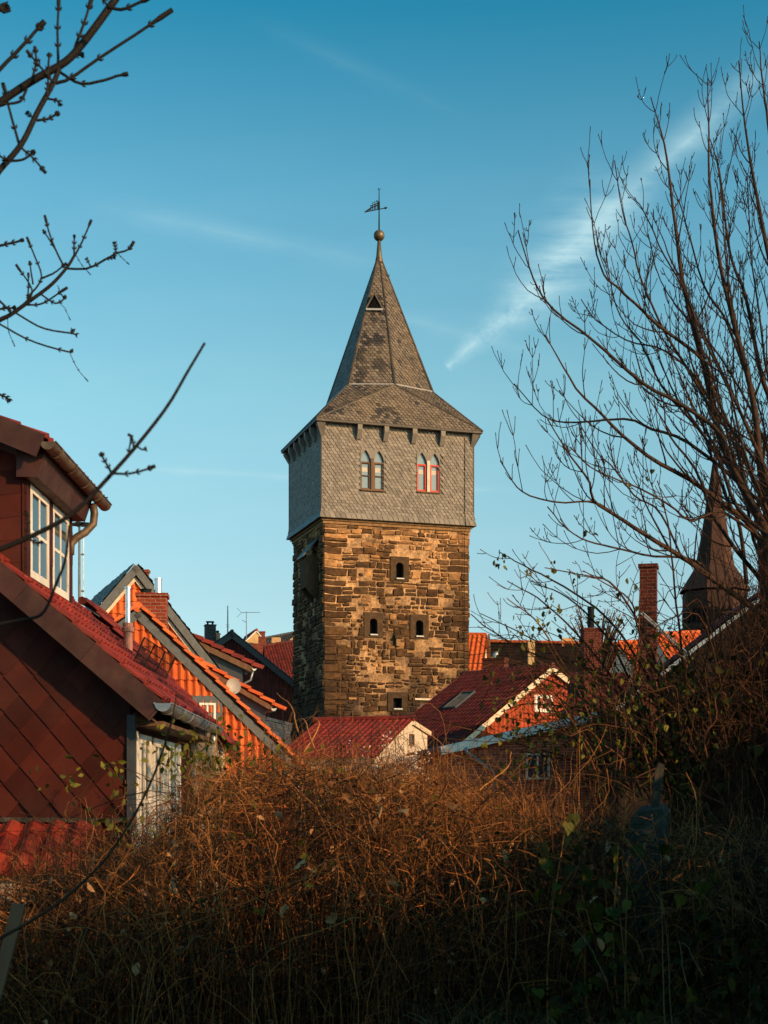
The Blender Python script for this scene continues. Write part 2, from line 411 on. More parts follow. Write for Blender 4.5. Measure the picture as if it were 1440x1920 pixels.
MT['curtain'] = mat('curtain', (.55, .5, .44), (.6, .56, .5), .9, 10, .1)


# ------------------------------------------------------------------ shared builders
def window(parent, o, ux, n, w, h, nx=2, ny=2, fr=.07, bar=.03, mat_f='paint_white', glass_m='glass', name='window', label=None, proud=.05, curtain=False, outer=.0):
    """a glazed window with frame, glazing bars and a pane as its child; o = lower left corner on the wall plane"""
    ux = V3(ux).normalized(); n = V3(n).normalized(); o = V3(o)
    mb = MB(); P = lambda a, b, c: o + ux * a + ZUP * b + n * c
    d = n * proud

    def bx(a0, a1, b0, b1, z0=-.02, z1=proud): mb.obox(P(a0, b0, z0), ux * (a1 - a0), ZUP * (b1 - b0), n * (z1 - z0), random.random())
    bx(0, fr, 0, h); bx(w - fr, w, 0, h); bx(fr, w - fr, 0, fr); bx(fr, w - fr, h - fr, h)
    if outer:
        bx(-outer, 0, -outer, h + outer, -.02, proud * .6); bx(w, w + outer, -outer, h + outer, -.02, proud * .6); bx(0, w, h, h + outer, -.02, proud * .6); bx(-outer * 1.5, w + outer * 1.5, -outer * 1.6, -.002, -.02, proud * 1.7)
    for k in range(1, nx): x = fr + (w - 2 * fr) * k / nx; bx(x - bar / 2, x + bar / 2, fr, h - fr, -.02, proud * .8)
    for k in range(1, ny):
        y = fr + (h - 2 * fr) * k / ny
        for j in range(nx):
            xa = fr + (w - 2 * fr) * j / nx + (bar / 2 if j else 0); xb = fr + (w - 2 * fr) * (j + 1) / nx - (bar / 2 if j < nx - 1 else 0)
            bx(xa, xb, y - bar / 2, y + bar / 2, -.02, proud * .75)
    f = mb.build(name, MT[mat_f], parent, label=label)
    g = MB(); g.poly([P(fr, fr, .008), P(w - fr, fr, .008), P(w - fr, h - fr, .008), P(fr, h - fr, .008)])
    g.build('pane', MT[glass_m], f)
    if curtain:
        c = MB(); 
        for side in (0, 1):
            cw = (w - 2 * fr) * .28
            for k in range(5):
                xa = (fr + .01 + cw * k / 5) if side == 0 else (w - fr - .01 - cw * (k + 1) / 5)
                za, zb_ = (.009, .013) if k % 2 else (.013, .009)
                c.poly([P(xa, fr + .01, za), P(xa + cw / 5, fr + .01, zb_), P(xa + cw / 5, h - fr - .01, zb_), P(xa, h - fr - .01, za)])
        c.build('curtain', MT['curtain'], f)
    return f


def chimney(parent, c, w, d, ztop, zbot, mt='brick', name='chimney', cap=True, rot=0.0, pots=()):
    mb = MB(); a = V3((math.cos(rot), math.sin(rot), 0)); b = V3((-math.sin(rot), math.cos(rot), 0)); c = V3((c[0], c[1], 0))
    def bx(w_, d_, z0, z1): mb.obox(c - a * w_ / 2 - b * d_ / 2 + ZUP * z0, a * w_, b * d_, ZUP * (z1 - z0))
    bx(w, d, zbot, ztop)
    if cap: bx(w + .07, d + .07, ztop, ztop + .085)
    o = mb.build(name, MT[mt], parent)
    for (dx, dy, r, h, m_) in pots:
        p = MB(); q = c + a * dx + b * dy + ZUP * (ztop + (.085 if cap else 0))
        p.lathe(q, [(0, r), (h * .9, r), (h * .9, r * 1.15), (h, r * 1.15), (h, r * .8)], 12); p.build('flue_pipe', MT[m_], o, smooth=False)
    return o


def foot(A, t, px, py):
    """how far along t from A the photo column px lies, and the drop to row py there"""
    k = (px - HX) / F
    s = (k * A.y - A.x) / (t.x - k * t.y)
    Y = A.y + s * t.y
    return s, A.z - (EZ + (HY - py) / F * Y)


def gable_house(name, label, A, r, L, left, right, zb, wall='render_cream', roof='tile_red', verge='wood_pale', wall_tiles=True, tw=.21, th=.35, ov=.25, vb=.2, roof_kind='pan', group='old town houses', verge_tiles=False, seed=1, amp=.035, ridge=True, rw=.21, rh=.34, cat='house', roof_amp=.04, vt=.05):
    r = V3(r).normalized(); t = V3((r.y, -r.x, 0)); n = -r
    wl, hl = left; wr, hr = right; wl, wr = abs(wl), abs(wr)
    zw = min(zb, A.z - max(hl, hr) - .1)
    root = thing(name, (A + r * L / 2) * 1 + V3((0, 0, zw - A.z)), label, cat, group)
    Lf = A - t * wl - ZUP * hl; Rf = A + t * wr - ZUP * hr
    D = lambda p: V3((p.x, p.y, zw))
    if wall_tiles:
        ob = mk_panel('gable_wall', MT[wall], root, [D(Lf), D(Rf), Rf, A, Lf], n, tw, th, 'pan', amp=amp, step=.04, seed=seed)
    else:
        mb = MB(); mb.poly([D(Lf), D(Rf), Rf, A, Lf]); mb.build('gable_wall', MT[wall], root)
    mb = MB()
    for p, q in ((Rf, Rf + r * L), (Lf + r * L, Lf)): mb.poly([D(p), D(q), q, p])
    Ab = A + r * L; mb.poly([D(Rf + r * L), D(Lf + r * L), Lf + r * L, Ab, Rf + r * L])
    mb.build('wall', MT[wall if not wall_tiles else 'plaster'], root)
    for side, fpt, sgn in (('l', Lf, -1), ('r', Rf, 1)):
        sd = (fpt - A); ln = sd.length; sd.normalize()
        nn = sd.cross(r); nn = nn if nn.z > 0 else -nn
        up = nn * .07
        a0 = A - r * ov + up; a1 = A + r * (L + .1) + up
        eo = .25
        b0 = a0 + sd * (ln + eo); b1 = a1 + sd * (ln + eo)
        mb, cl = panel([b0, b1, a1, a0], nn, rw, rh, roof_kind, amp=roof_amp, step=.018 if roof_kind == 'pan' else .03, seed=seed + 7)
        ro = mb.build('roof', MT[roof], root, clip=cl)
        if verge_tiles:
            vm = MB(); k = 0.0; R = random.Random(seed)
            while k < ln + eo:
                q = a0 + sd * k - r * .06 + nn * .015
                dd = (sd * .36 + nn * .045)
                vm.obox(q, dd, r * .16, nn * vt, R.random()); k += .33
            vm.build('verge_tiles', MT[roof], ro)
        # verge board under the roof edge on the gable
        vmb = MB(); q = A - r * (ov - .03) + nn * .05
        vmb.prism([q, q + sd * (ln + eo), q + sd * (ln + eo) - nn * vb, q - nn * vb * 1.0], r * .05); vmb.build('verge_board', MT[verge], root)
    if ridge:
        rb = MB(); k = -ov; R = random.Random(seed)
        while k < L:
            q = A + r * k + ZUP * .09
            rb.tube([q, q + r * .38], [.12, .105], 8, R.random()); k += .34
        rb.build('ridge_tiles', MT[roof], root)
    root['_t'] = tuple(t)
    return root, t, n


# ================================================================== ground
def ground_z(x, y):
    s = min(1, max(0, (y - 11.6) / 4.5)); s = s * s * (3 - 2 * s)
    return -4.6 * s + .75 * math.exp(-((y - 11.35) / .45) ** 2) + .10 * mnoise.noise(V3((x * .35, y * .35, 3))) * (1 if y < 14 else 0)


def build_ground():
    xs = sorted(set([-2500, -1200, -500, -250, -120, -60, -40, -25] + [i * .5 for i in range(-32, 33)] + [25, 40, 60, 120, 250, 500, 1200, 2500]))
    ys = sorted(set([-2500, -1000, -300, -100, -40, -20, -10] + [i * .5 for i in range(-12, 44)] + [26, 32, 40, 60, 90, 150, 300, 700, 1500, 3000]))
    V = np.array([(x, y, ground_z(x, y)) for y in ys for x in xs]); nx = len(xs)
    Fc = np.array([(j * nx + i, j * nx + i + 1, (j + 1) * nx + i + 1, (j + 1) * nx + i) for j in range(len(ys) - 1) for i in range(nx - 1)])
    g = npmesh('ground', V, Fc, MT['dirt'], tint=np.full(len(Fc), .5), smooth=True); g['kind'] = 'structure'


build_ground()

# ================================================================== the tower
TC = V3((-3.255, 80.0, 0)); TU = V3((.953, .302, 0)).normalized(); TV = V3((-.302, .953, 0)).normalized()
TW, TD = 8.39, 6.8


def T(u, v, h): return TC + TU * u + TV * v + ZUP * (EZ + h)


def tower_u(px, v=0.0):
    k = (px - HX) / F; o = TC + TV * v
    return (k * o.y - o.x) / (TU.x - k * TU.y)


def tower_h(px, py, v=0.0):
    u = tower_u(px, v); Y = (TC + TU * u + TV * v).y
    return (HY - py) / F * Y


def ray_rect(a, hw, hh):
    c, s = math.cos(a), math.sin(a)
    return min(hw / abs(c) if abs(c) > 1e-9 else 1e9, hh / abs(s) if abs(s) > 1e-9 else 1e9)


def arch_pts(w, h, kind):
    """outline of an arched opening, origin at its bottom centre, counter-clockwise"""
    pts = [(-w / 2, 0), (w / 2, 0)]
    if kind == 'rect': return pts + [(w / 2, h), (-w / 2, h)]
    if kind == 'round':
        for k in range(9): a = math.pi * k / 8; pts.append((w / 2 * math.cos(a), h - w / 2 + w / 2 * math.sin(a)))
    if kind == 'gothic':
        hs = h - w * 1.05
        rt = []
        for k in range(7):
            f = k / 6.0; rt.append((w / 2 * (1 - f ** 1.7), hs + w * 1.05 * f))
        pts += rt; pts += [(-a, b) for a, b in rt[::-1][1:]]
    return pts


def ring_plate(mb, O, u, n, outline, rect, z0, z1, tint=.5, reveal=.25):
    """a plate with a hole shaped like outline inside rect (x0, x1, y0, y1), its front at z1, and the reveal going inwards"""
    x0, x1, y0, y1 = rect; cx, cy = (x0 + x1) / 2, (y0 + y1) / 2
    pts = [(a - cx, b - cy) for a, b in outline]
    angs = [math.atan2(b, a) for a, b in pts] + [math.atan2(b - cy, a - cx) for a in (x0, x1) for b in (y0, y1)]
    angs = sorted(set(round(a, 6) for a in angs))
    def hit(a):
        d = (math.cos(a), math.sin(a)); best = None
        for k in range(len(pts)):
            p, q = pts[k], pts[(k + 1) % len(pts)]; ex, ey = q[0] - p[0], q[1] - p[1]
            den = d[0] * ey - d[1] * ex
            if abs(den) < 1e-12: continue
            t = (p[0] * ey - p[1] * ex) / den; s = (p[0] * d[1] - p[1] * d[0]) / den
            if t > 0 and -1e-6 <= s <= 1 + 1e-6 and (best is None or t < best): best = t
        return best or .01
    P = lambda a, b, z: O + u * (a + cx) + ZUP * (b + cy) + n * z
    inn = []; out = []
    for a in angs:
        t = hit(a); R_ = ray_rect_c(a, (x1 - x0) / 2, (y1 - y0) / 2)
        inn.append((t * math.cos(a), t * math.sin(a))); out.append((R_ * math.cos(a), R_ * math.sin(a)))
    m = len(angs)
    for k in range(m):
        j = (k + 1) % m
        mb.poly([P(*inn[k], z1), P(*out[k], z1), P(*out[j], z1), P(*inn[j], z1)], tint)
        mb.poly([P(*inn[j], z1), P(*inn[j], z1 - reveal), P(*inn[k], z1 - reveal), P(*inn[k], z1)], tint)
        mb.poly([P(*out[k], z0), P(*out[j], z0), P(*out[j], z1), P(*out[k], z1)], tint)


def ray_rect_c(a, hw, hh): return ray_rect(a, hw, hh)


def wall_with_holes(mb, O, u, n, W_, H0, H1, holes, z=0.0, tint=.5, soot=False):
    xs = sorted(set([0, W_] + [a for h in holes for a in h[:2]])); ys = sorted(set([H0, H1] + [a for h in holes for a in h[2:]]))
    if soot:
        xs = sorted(set(xs + [W_ * k / 34 for k in range(1, 34)])); ys = sorted(set(ys + [H0 + (H1 - H0) * k / 90 for k in range(1, 90)]))
    for i in range(len(xs) - 1):
        for j in range(len(ys) - 1):
            cx, cy = (xs[i] + xs[i + 1]) / 2, (ys[j] + ys[j + 1]) / 2
            if any(h[0] < cx < h[1] and h[2] < cy < h[3] for h in holes): continue
            P = lambda a, b: O + u * a + ZUP * b + n * z
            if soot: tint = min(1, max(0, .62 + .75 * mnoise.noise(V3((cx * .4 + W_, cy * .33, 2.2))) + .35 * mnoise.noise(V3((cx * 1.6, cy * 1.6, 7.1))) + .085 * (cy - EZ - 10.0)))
            mb.poly([P(xs[i], ys[j]), P(xs[i + 1], ys[j]), P(xs[i + 1], ys[j + 1]), P(xs[i], ys[j + 1])], tint)


def stones(mb, O, u, n, W_, H0, H1, holes, seed, darker=0.0):
    R = random.Random(seed); y = H0
    while y < H1 - .05:
        f = max(0, (y - (EZ + 3.6)) / (H1 - EZ - 3.6))
        rh = R.choice((.20, .24, .28, .34, .40, .46)) ; rh = min(rh, H1 - y)
        x = 0.0; quoin = True; first = True
        while x < W_ - .02:
            pat = mnoise.noise(V3((x * .45 + seed, y * .45, seed * 1.7)))
            if first: w = R.choice((.7, 1.0, 1.3))
            else: w = R.uniform(.32, .95) * (1.0 if pat < .05 else .6)
            if W_ - x - w < .45: w = W_ - x; last = True
            else: last = False
            hs = [(y, rh)]
            if not (first or last) and rh > .33 and R.random() < (.35 if pat < .1 else .75): k = rh * R.uniform(.4, .6); hs = [(y, k), (y + k, rh - k)]
            for (yy, hh) in hs:
                x0, x1, y0, y1 = x, x + w, yy, yy + hh
                bad = False
                for h in holes:
                    if x1 > h[0] and x0 < h[1] and y1 > h[2] and y0 < h[3]:
                        if x0 < h[0] and h[0] - x0 > .12: x1 = h[0]
                        elif x1 > h[1] and x1 - h[1] > .12: x0 = h[1]
                        else: bad = True
                if bad: continue
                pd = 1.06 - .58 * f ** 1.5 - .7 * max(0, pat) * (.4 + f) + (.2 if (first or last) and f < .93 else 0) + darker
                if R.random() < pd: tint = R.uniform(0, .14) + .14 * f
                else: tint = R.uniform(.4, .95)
                small_gap = R.random() < .18 * (1 + 2 * max(0, pat)) and not (first or last)
                if small_gap: continue
                g = .018 + (.03 * R.random() if pat > 0 else .012 * R.random())
                jt = lambda s=.05: R.uniform(-s, s)
                p = R.uniform(.02, .10); ins = R.uniform(.025, .05)
                wv = lambda a: .09 * mnoise.noise(V3((a * .6, y * .9, seed)))
                xm, ym = (x0 + x1) / 2 + jt(.06), (y0 + y1) / 2
                oq = [(x0 + g + jt(), y0 + g * .8 + jt(.03) + wv(x0)), (xm, y0 + g * .7 + jt(.035) + wv(xm)), (x1 - g + jt(), y0 + g * .8 + jt(.03) + wv(x1)), (x1 - g * .6 + jt(.045), ym), (x1 - g + jt(), y1 - g * .8 + jt(.03) + wv(x1)), (xm + jt(.05), y1 - g * .7 + jt(.035) + wv(xm)), (x0 + g + jt(), y1 - g * .8 + jt(.03) + wv(x0)), (x0 + g * .6 + jt(.045), ym)]
                if first: oq = [(-.03, b2) if i in (0, 6, 7) else (a2, b2) for i, (a2, b2) in enumerate(oq)]
                if last: oq = [(W_ + .03, b2) if i in (2, 3, 4) else (a2, b2) for i, (a2, b2) in enumerate(oq)]
                cx, cy = sum(a for a, b in oq) / 8, sum(b for a, b in oq) / 8
                Pp = lambda a, b, z: O + u * a + ZUP * b + n * z
                oo = [Pp(a, b, -.01) for a, b in oq]
                ii = []; kx = 1 - ins / max(.1, (x1 - x0) / 2); ky = 1 - ins * .8 / max(.1, (y1 - y0) / 2)
                tx, ty = R.uniform(-.05, .05), R.uniform(-.09, .05)
                for a, b in oq: ii.append(Pp(cx + (a - cx) * kx, cy + (b - cy) * ky, p + (a - cx) * tx + (b - cy) * ty + jt(.008)))
                cc_ = Pp(cx + jt(.05), cy + jt(.03), p + R.uniform(-.012, .028))
                for k in range(8):
                    k2 = (k + 1) % 8; tt = tint + R.uniform(-.04, .04)
                    mb.poly([ii[k], ii[k2], cc_], tt); mb.poly([oo[k], oo[k2], ii[k2], ii[k]], tt)
            x += w; first = False
        y += rh


def build_tower():
    root = thing('stone_tower', T(TW / 2, TD / 2, -7.5), 'tall medieval stone tower with slate-hung top storey, spire and weather vane', 'tower')
    HB, HT = -7.5, 15.35
    nR, nL = -TV, -TU
    # ---- openings of the lit front: (px, py bottom, width m, height m, kind)
    slit = [(749, 1086, .44, .92, 'round'), (700, 1191, .44, .92, 'round'), (786, 1194, .44, .92, 'round'), (745, 1330, .50, .62, 'rect')]
    holes = []; sl_ = []
    for px, py, w, h, k in slit:
        u, hh = tower_u(px), tower_h(px, py); m = .32
        holes.append((u - w / 2 - m, u + w / 2 + m, EZ + hh - .12, EZ + hh + h + m)); sl_.append((u, EZ + hh, w, h, k))
    ud, hd = tower_u(806), tower_h(806, 1372); door = (ud - .55, ud + .55, EZ + hd, EZ + hd + 1.75); holes.append(door)
    O_R = V3((TC.x, TC.y, 0)); O_L = O_R + TV * TD
    mort = MB(); st = MB()
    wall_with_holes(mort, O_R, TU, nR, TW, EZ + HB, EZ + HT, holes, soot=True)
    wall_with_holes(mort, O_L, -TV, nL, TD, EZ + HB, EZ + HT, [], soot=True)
    wall_with_holes(mort, O_R + TU * TW, TV, TU, TD, EZ + HB, EZ + HT, [])
    wall_with_holes(mort, O_R + TU * TW + TV * TD, -TU, TV, TW, EZ + HB, EZ + HT, [])
    wall = mort.build('masonry_wall', MT['mortar'], root)
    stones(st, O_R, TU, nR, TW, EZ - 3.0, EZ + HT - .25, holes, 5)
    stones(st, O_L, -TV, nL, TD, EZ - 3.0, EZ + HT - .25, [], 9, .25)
    stones(st, O_R + TU * TW, TV, TU, TD, EZ - 3.0, EZ + HT - .25, [], 13)
    st.build('stonework', MT['stone'], wall)
    for (u, z, w, h, k) in sl_:
        mb = MB(); m = .32
        pts = [(a + u, b + z) for a, b in arch_pts(w, h, k)]
        ring_plate(mb, O_R, TU, nR, pts, (u - w / 2 - m, u + w / 2 + m, z - .12, z + h + m), -.02, .075, .12 if k == 'round' else .05, .5)
        wn = mb.build('slit_window', MT['stone_trim'], root)
        s = MB(); s.obox(O_R + TU * (u - w / 2) + ZUP * (z - .02) + TV * .3, TU * w, -TV * .48, ZUP * .07); s.build('sill', MT['lead'], wn)
        g = MB(); g.poly([O_R + TU * (u + a) + ZUP * b + TV * .30 for a, b in ((-w / 2, z), (w / 2, z), (w / 2, z + h), (-w / 2, z + h))]); g.build('pane', MT['dark_void'], wn)
    d = MB(); a0, a1, b0, b1 = door
    for A_, B_ in (((a0, b0), (a0, b1)), ((a1, b1), (a1, b0)), ((a0, b1), (a1, b1))):
        d.poly([O_R + TU * A_[0] + ZUP * A_[1], O_R + TU * B_[0] + ZUP * B_[1], O_R + TU * B_[0] + ZUP * B_[1] + TV * .7, O_R + TU * A_[0] + ZUP * A_[1] + TV * .7])
    d.poly([O_R + TU * a + ZUP * b + TV * .7 for a, b in ((a0, b0), (a1, b0), (a1, b1), (a0, b1))])
    dn = d.build('doorway', MT['plaster'], root)
    li = MB(); li.obox(O_R + TU * (a0 - .35) + ZUP * b1 - TV * .1, TU * (a1 - a0 + .7), TV * .09, ZUP * .1); li.build('lintel', MT['wood_pale'], dn)
    # small stone bracket on the front
    ub, hb = tower_u(745), EZ + tower_h(745, 1212); c = MB()
    c.obox(O_R + TU * (ub - .12) + ZUP * hb - TV * .22, TU * .24, TV * .22, ZUP * .42, .8); c.obox(O_R + TU * (ub - .22) + ZUP * (hb + .42) - TV * .32, TU * .44, TV * .32, ZUP * .1, .1)
    c.obox(O_R + TU * (ub - .16) + ZUP * (hb + .52) - TV * .26, TU * .32, TV * .26, ZUP * .08, .1); c.build('corbel', MT['stone_trim'], root)
    # cornice under the slates
    cn = MB(); o_ = .12
    for k, (pr, z0, z1) in enumerate(((.10, HT - .28, HT - .12), (.18, HT - .12, HT + .02))):
        cn.obox(T(-pr, -pr, z0), TU * (TW + 2 * pr), TV * (TD + 2 * pr), ZUP * (z1 - z0), .75 if k == 0 else .55)
    cn.build('cornice', MT['stone_trim'], root)
    # garderobe box on the shaded side
    gb = MB(); v0, v1 = 1.15, 2.45
    gb.obox(T(0, v0, 11.75), -TU * .72, TV * (v1 - v0), ZUP * 1.75, .15)
    gb.prism([T(0, v0, 11.75), T(-.72, v0, 11.75), T(-.55, v0, 11.5), T(0, v0, 11.0)], TV * .25, .1)
    gb.prism([T(0, v1 - .25, 11.75), T(-.72, v1 - .25, 11.75), T(-.55, v1 - .25, 11.5), T(0, v1 - .25, 11.0)], TV * .25, .1)
    ga = gb.build('garderobe', MT['stone_trim'], root)
    gr = MB(); gr.prism([T(.05, v0 - .1, 14.5), T(-.9, v0 - .1, 13.42), T(-.9, v0 - .1, 13.5), T(.05, v0 - .1, 14.6)], TV * (v1 - v0 + .2)); gr.build('roof', MT['slate_trim'], ga)

    # ---- slate-hung storey
    o, of, oe = .22, .36, .62
    hb, hf, he = 15.35, 16.2, 20.5
    tw_ = [(698, 918), (803, 922)]; wins = []
    for px, py in tw_: wins.append((tower_u(px, -o), EZ + tower_h(px, py, -o)))
    WW, WH, LW, LH = 1.38, 2.26, .56, 2.16
    fr_holes = [(u - WW / 2 + o, u + WW / 2 + o, z - .06, z - .06 + WH) for u, z in wins]

    def in_hole(p):
        q = p - T(0, -o, 0); uu = q.dot(TU); zz = p.z
        if abs(q.dot(TV)) > .3: return False
        return any(u - WW / 2 - .05 < uu < u + WW / 2 + .07 and z - .12 < zz < z - .06 + WH for u, z in wins)
    mb = MB(); slab = MB()
    OS = V3(T(-o, -o, 0)); OS.z = 0
    wall_with_holes(slab, OS, TU, nR, TW + 2 * o, EZ + hf - .05, EZ + he + .1, fr_holes, -.012)
    faces = [((-o, -o), (TW + o, -o), nR, in_hole, 3), ((-o, TD + o), (-o, -o), nL, None, 4), ((TW + o, -o), (TW + o, TD + o), TU, None, 5), ((TW + o, TD + o), (-o, TD + o), TV, None, 6)]
    so_ = slab.build('slate_cladding', MT['slate_wall'], root)
    k = (of - o)
    ext = lambda p: (p[0] + (k if p[0] > 1 else -k), p[1] + (k if p[1] > 1 else -k))
    for a, b, nn, sk, sd in faces:
        A, B = T(*a, hf), T(*b, hf)
        m1, c1 = panel([A, B, T(*b, he), T(*a, he)], nn, .23, .165, 'slate', step=.03, seed=sd, skip=sk, base=sk is None, jit=.20)
        m1.build('slates', MT['slate_wall'], so_, clip=c1)
        ea, eb = ext(a), ext(b); hm = hb + .35; km = .4
        e2 = lambda p: (p[0] + (k * km if p[0] > 1 else -k * km), p[1] + (k * km if p[1] > 1 else -k * km))
        ma, mb2 = e2(a), e2(b)
        m2, c2 = panel([T(*ma, hm), T(*mb2, hm), B, A], nn, .23, .165, 'slate', step=.03, seed=sd + 9, jit=.20); m2.build('slates', MT['slate_wall'], so_, clip=c2)
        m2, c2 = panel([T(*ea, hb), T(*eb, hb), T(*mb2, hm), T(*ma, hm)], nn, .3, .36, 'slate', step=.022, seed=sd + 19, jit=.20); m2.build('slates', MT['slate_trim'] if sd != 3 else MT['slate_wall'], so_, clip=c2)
    sf = MB(); sf.poly([T(-of, -of, hb + .002), T(-of, TD + of, hb + .002), T(TW + of, TD + of, hb + .002), T(TW + of, -of, hb + .002)]); sf.build('soffit', MT['wood_dark'], so_)
    # corner edge strips and a lightning conductor
    for (a, b) in ((-o, -o), (TW + o, -o), (-o, TD + o)): ce = MB(); ce.tube([T(a, b, hf - .1), T(a, b, he)], .045, 6, .4); ce.build('edge_slates', MT['slate_wall'], so_)
    lc = MB(); uc = tower_u(871, -o); lc.tube([T(uc, -o - .06, 20.3), T(uc, -o - .06, 16.0), T(uc + .02, -of - .06, 15.3), T(uc + .02, -.16, 15.0), T(uc, -.13, -4)], .014, 5)
    for z in range(1, 12): lc.box(T(uc, -o - .05 if z > 8 else -.1, z * 1.5 + 2 if z > 8 else z * 1.5), (.07, .07, .05))
    lc.build('lightning_conductor', MT['iron'], root)
    # twin lancet windows
    for i, (u, z) in enumerate(wins):
        red = i == 1
        mb = MB()
        for s in (-1, 1):
            cx = u + s * (LW / 2 + .10)
            pts = [(a + cx + o, b + z) for a, b in arch_pts(LW, LH, 'gothic')]
            rc = (min(u + o, u + o + s * WW / 2), max(u + o, u + o + s * WW / 2), z - .06, z - .06 + WH)
            ring_plate(mb, OS, TU, nR, pts, rc, -.03, .034, .75, .19)
        wn = mb.build('twin_window', MT['slate_wall'], root, label='twin pointed window with bright red casements' if red else 'twin pointed window with brown casements')
        fm = MB(); gl = MB()
        for s in (-1, 1):
            cx = u + s * (LW / 2 + .10) + o
            P = lambda a, b, c_: OS + TU * a + ZUP * b + nR * c_
            def fb(x0, x1, y0, y1, c0=-.14, c1=-.025): fm.obox(P(x0, y0, c0), TU * (x1 - x0), ZUP * (y1 - y0), nR * (c1 - c0))
            hl = LH * .66; w2 = LW / 2; fw = .092 if red else .07
            fb(cx - w2, cx - w2 + fw, z, z + hl); fb(cx + w2 - fw, cx + w2, z, z + hl); fb(cx - w2 + fw, cx + w2 - fw, z, z + fw); fb(cx - w2, cx + w2, z + hl, z + hl + .09)
            if not red: fb(cx - w2 + fw, cx + w2 - fw, z + hl * .52, z + hl * .52 + .035)
            gl.poly([P(a + cx, b + z, -.13) for a, b in arch_pts(LW, LH, 'gothic')])
        fm.build('frame', MT['paint_red' if red else 'wood_dark'], wn)
        gl.build('pane', MT['glass_pale'], wn)
        mu = MB(); mu.obox(OS + TU * (u + o - .085) + ZUP * (z - .02) + nR * .0, TU * .17, ZUP * (LH * .80), nR * .06); mu.build('mullion', MT['render_cream' if red else 'wood_dark'], wn)
        si = MB(); si.obox(OS + TU * (u + o - WW / 2 + .02) + ZUP * (z - .09), TU * (WW - .04), ZUP * .07, nR * .10); si.build('sill', MT['wood_dark'], wn)
        for s in (-1, 1):
            inr = MB()
            cx = u + s * (LW / 2 + .10)  + o
            inr.poly([OS + TU * (cx + a) + ZUP * (z + b) + nR * -.125 for a, b in ((-.19, .98), (.19, .98), (.19, 1.22), (-.19, 1.22))])
            inr.build('curtain', MT['curtain'], wn)
    # ---- eaves: fascia, brackets
    ea = MB(); ea.obox(T(-oe, -oe, he), TU * (TW + 2 * oe), TV * (TD + 2 * oe), ZUP * .12, .3); ea.build('eaves_board', MT['slate_wall'], root)
    bl = MB()
    brs = [((tower_u(px, -oe), -o), nR) for px in (676, 726, 779, 832)] + [((-o, v), nL) for v in (.9, 2.1, 3.3, 4.5, 5.7)]
    for (u, v), nn in brs:
        side = TU if nn == nR else TV
        b = MB(); q = T(u, v, he) - side * .13
        pr = [V3((0, 0, 0)), nn * .36, nn * .36 - ZUP * .3, nn * .10 - ZUP * .78, -ZUP * .78]
        b.prism([q + p for p in pr], side * .26, .75); b.build('bracket', MT['slate_wall'], root)
    for (u, v, nn) in ((-o, -o, 0), (TW + o, -o, 0), (-o, TD + o, 0)):
        b = MB(); d = V3((0, 0, 0)); du = -TU if u < 1 else TU; dv = -TV if v < 1 else TV
        c0 = T(u, v, he)
        b.prism([c0 - du * .16 + dv * .3, c0 + du * .3 + dv * .3, c0 + du * .3 + dv * .3 - ZUP * .15, c0 + du * .02 + dv * .02 - ZUP * .75, c0 - du * .16 - ZUP * .75], -dv * .34, .45)
        b.build('bracket', MT['slate_wall'], root)
    # ---- roof skirt and six-sided spire
    cu, cv = TW / 2, TD / 2; a_, b_, r_ = 2.48, 2.2, 2.95; hs, ha = 23.1, 31.0
    hexa = [(cu, cv - r_), (cu + a_, cv - b_), (cu + a_, cv + b_), (cu, cv + r_), (cu - a_, cv + b_), (cu - a_, cv - b_)]
    X = [T(u, v, hs) for u, v in hexa]; q = .055
    Y_ = [T(cu + (u - cu) * q, cv + (v - cv) * q, ha) for u, v in hexa]
    C = [T(-oe, -oe, he + .12), T(TW + oe, -oe, he + .12), T(TW + oe, TD + oe, he + .12), T(-oe, TD + oe, he + .12)]
    rs = MB()
    ctr = T(cu, cv, 20)
    sk = []
    sk.append([C[0], C[1], X[0]]); sk.append([C[1], X[1], X[0]]); sk.append([C[1], C[2], X[2], X[1]]); sk.append([C[2], C[3], X[3]])
    sk.append([C[2], X[2], X[3]][::-1]); sk.append([C[3], C[0], X[5], X[4]]); sk.append([C[3], X[4], X[3]]); sk.append([C[0], X[5], X[0]][::1])
    ro = None
    pk = lambda p: .07 if p.z > 20 else 0
    def patch(p):
        # repaired dark slates, mostly on the face turned to the viewer's left
        qv = p - ctr; s = -qv.dot(TU)
        nn = mnoise.noise(V3((p.x * 1.1, p.y * 1.1, p.z * .9)))
        return .7 if (s > -.2 and qv.dot(TV) < 0 and nn > .16) else .02
    for i, pl in enumerate(sk):
        hint = (sum(pl, V3((0, 0, 0))) / len(pl) - ctr)
        # bottom edge for slate courses: horizontal pair
        if i in (1, 4, 6, 7):
            # triangles that stand on a corner: use the top edge as the course direction
            if i == 1: pl = [X[0], X[1], C[1]]
            if i == 4: pl = [X[2], X[3], C[2]]
            if i == 6: pl = [X[3], X[4], C[3]]
            if i == 7: pl = [X[5], X[0], C[0]]
            base_dir = (pl[1] - pl[0]).normalized()
            n_ = (pl[1] - pl[0]).cross(pl[2] - pl[0]).normalized(); n_ = n_ if n_.dot(hint) > 0 else -n_
            up = V3((0, 0, 1)) - n_ * n_.z; ln = up.length; up.normalize()
            uu = up.cross(n_)
            # bottom-left virtual start so that rows run level
            q0 = pl[2] - uu * .01
            m_, c_ = panel_dir(pl, hint, pl[2], uu, .23, .165, 31 + i, patch)
        else:
            m_, c_ = panel(pl, hint, .23, .165, 'slate', step=.03, seed=31 + i, dark=patch, jit=.26)
        ob = m_.build('roof' if ro is None else 'roof_slates', MT['slate_roof'], root if ro is None else ro, clip=c_)
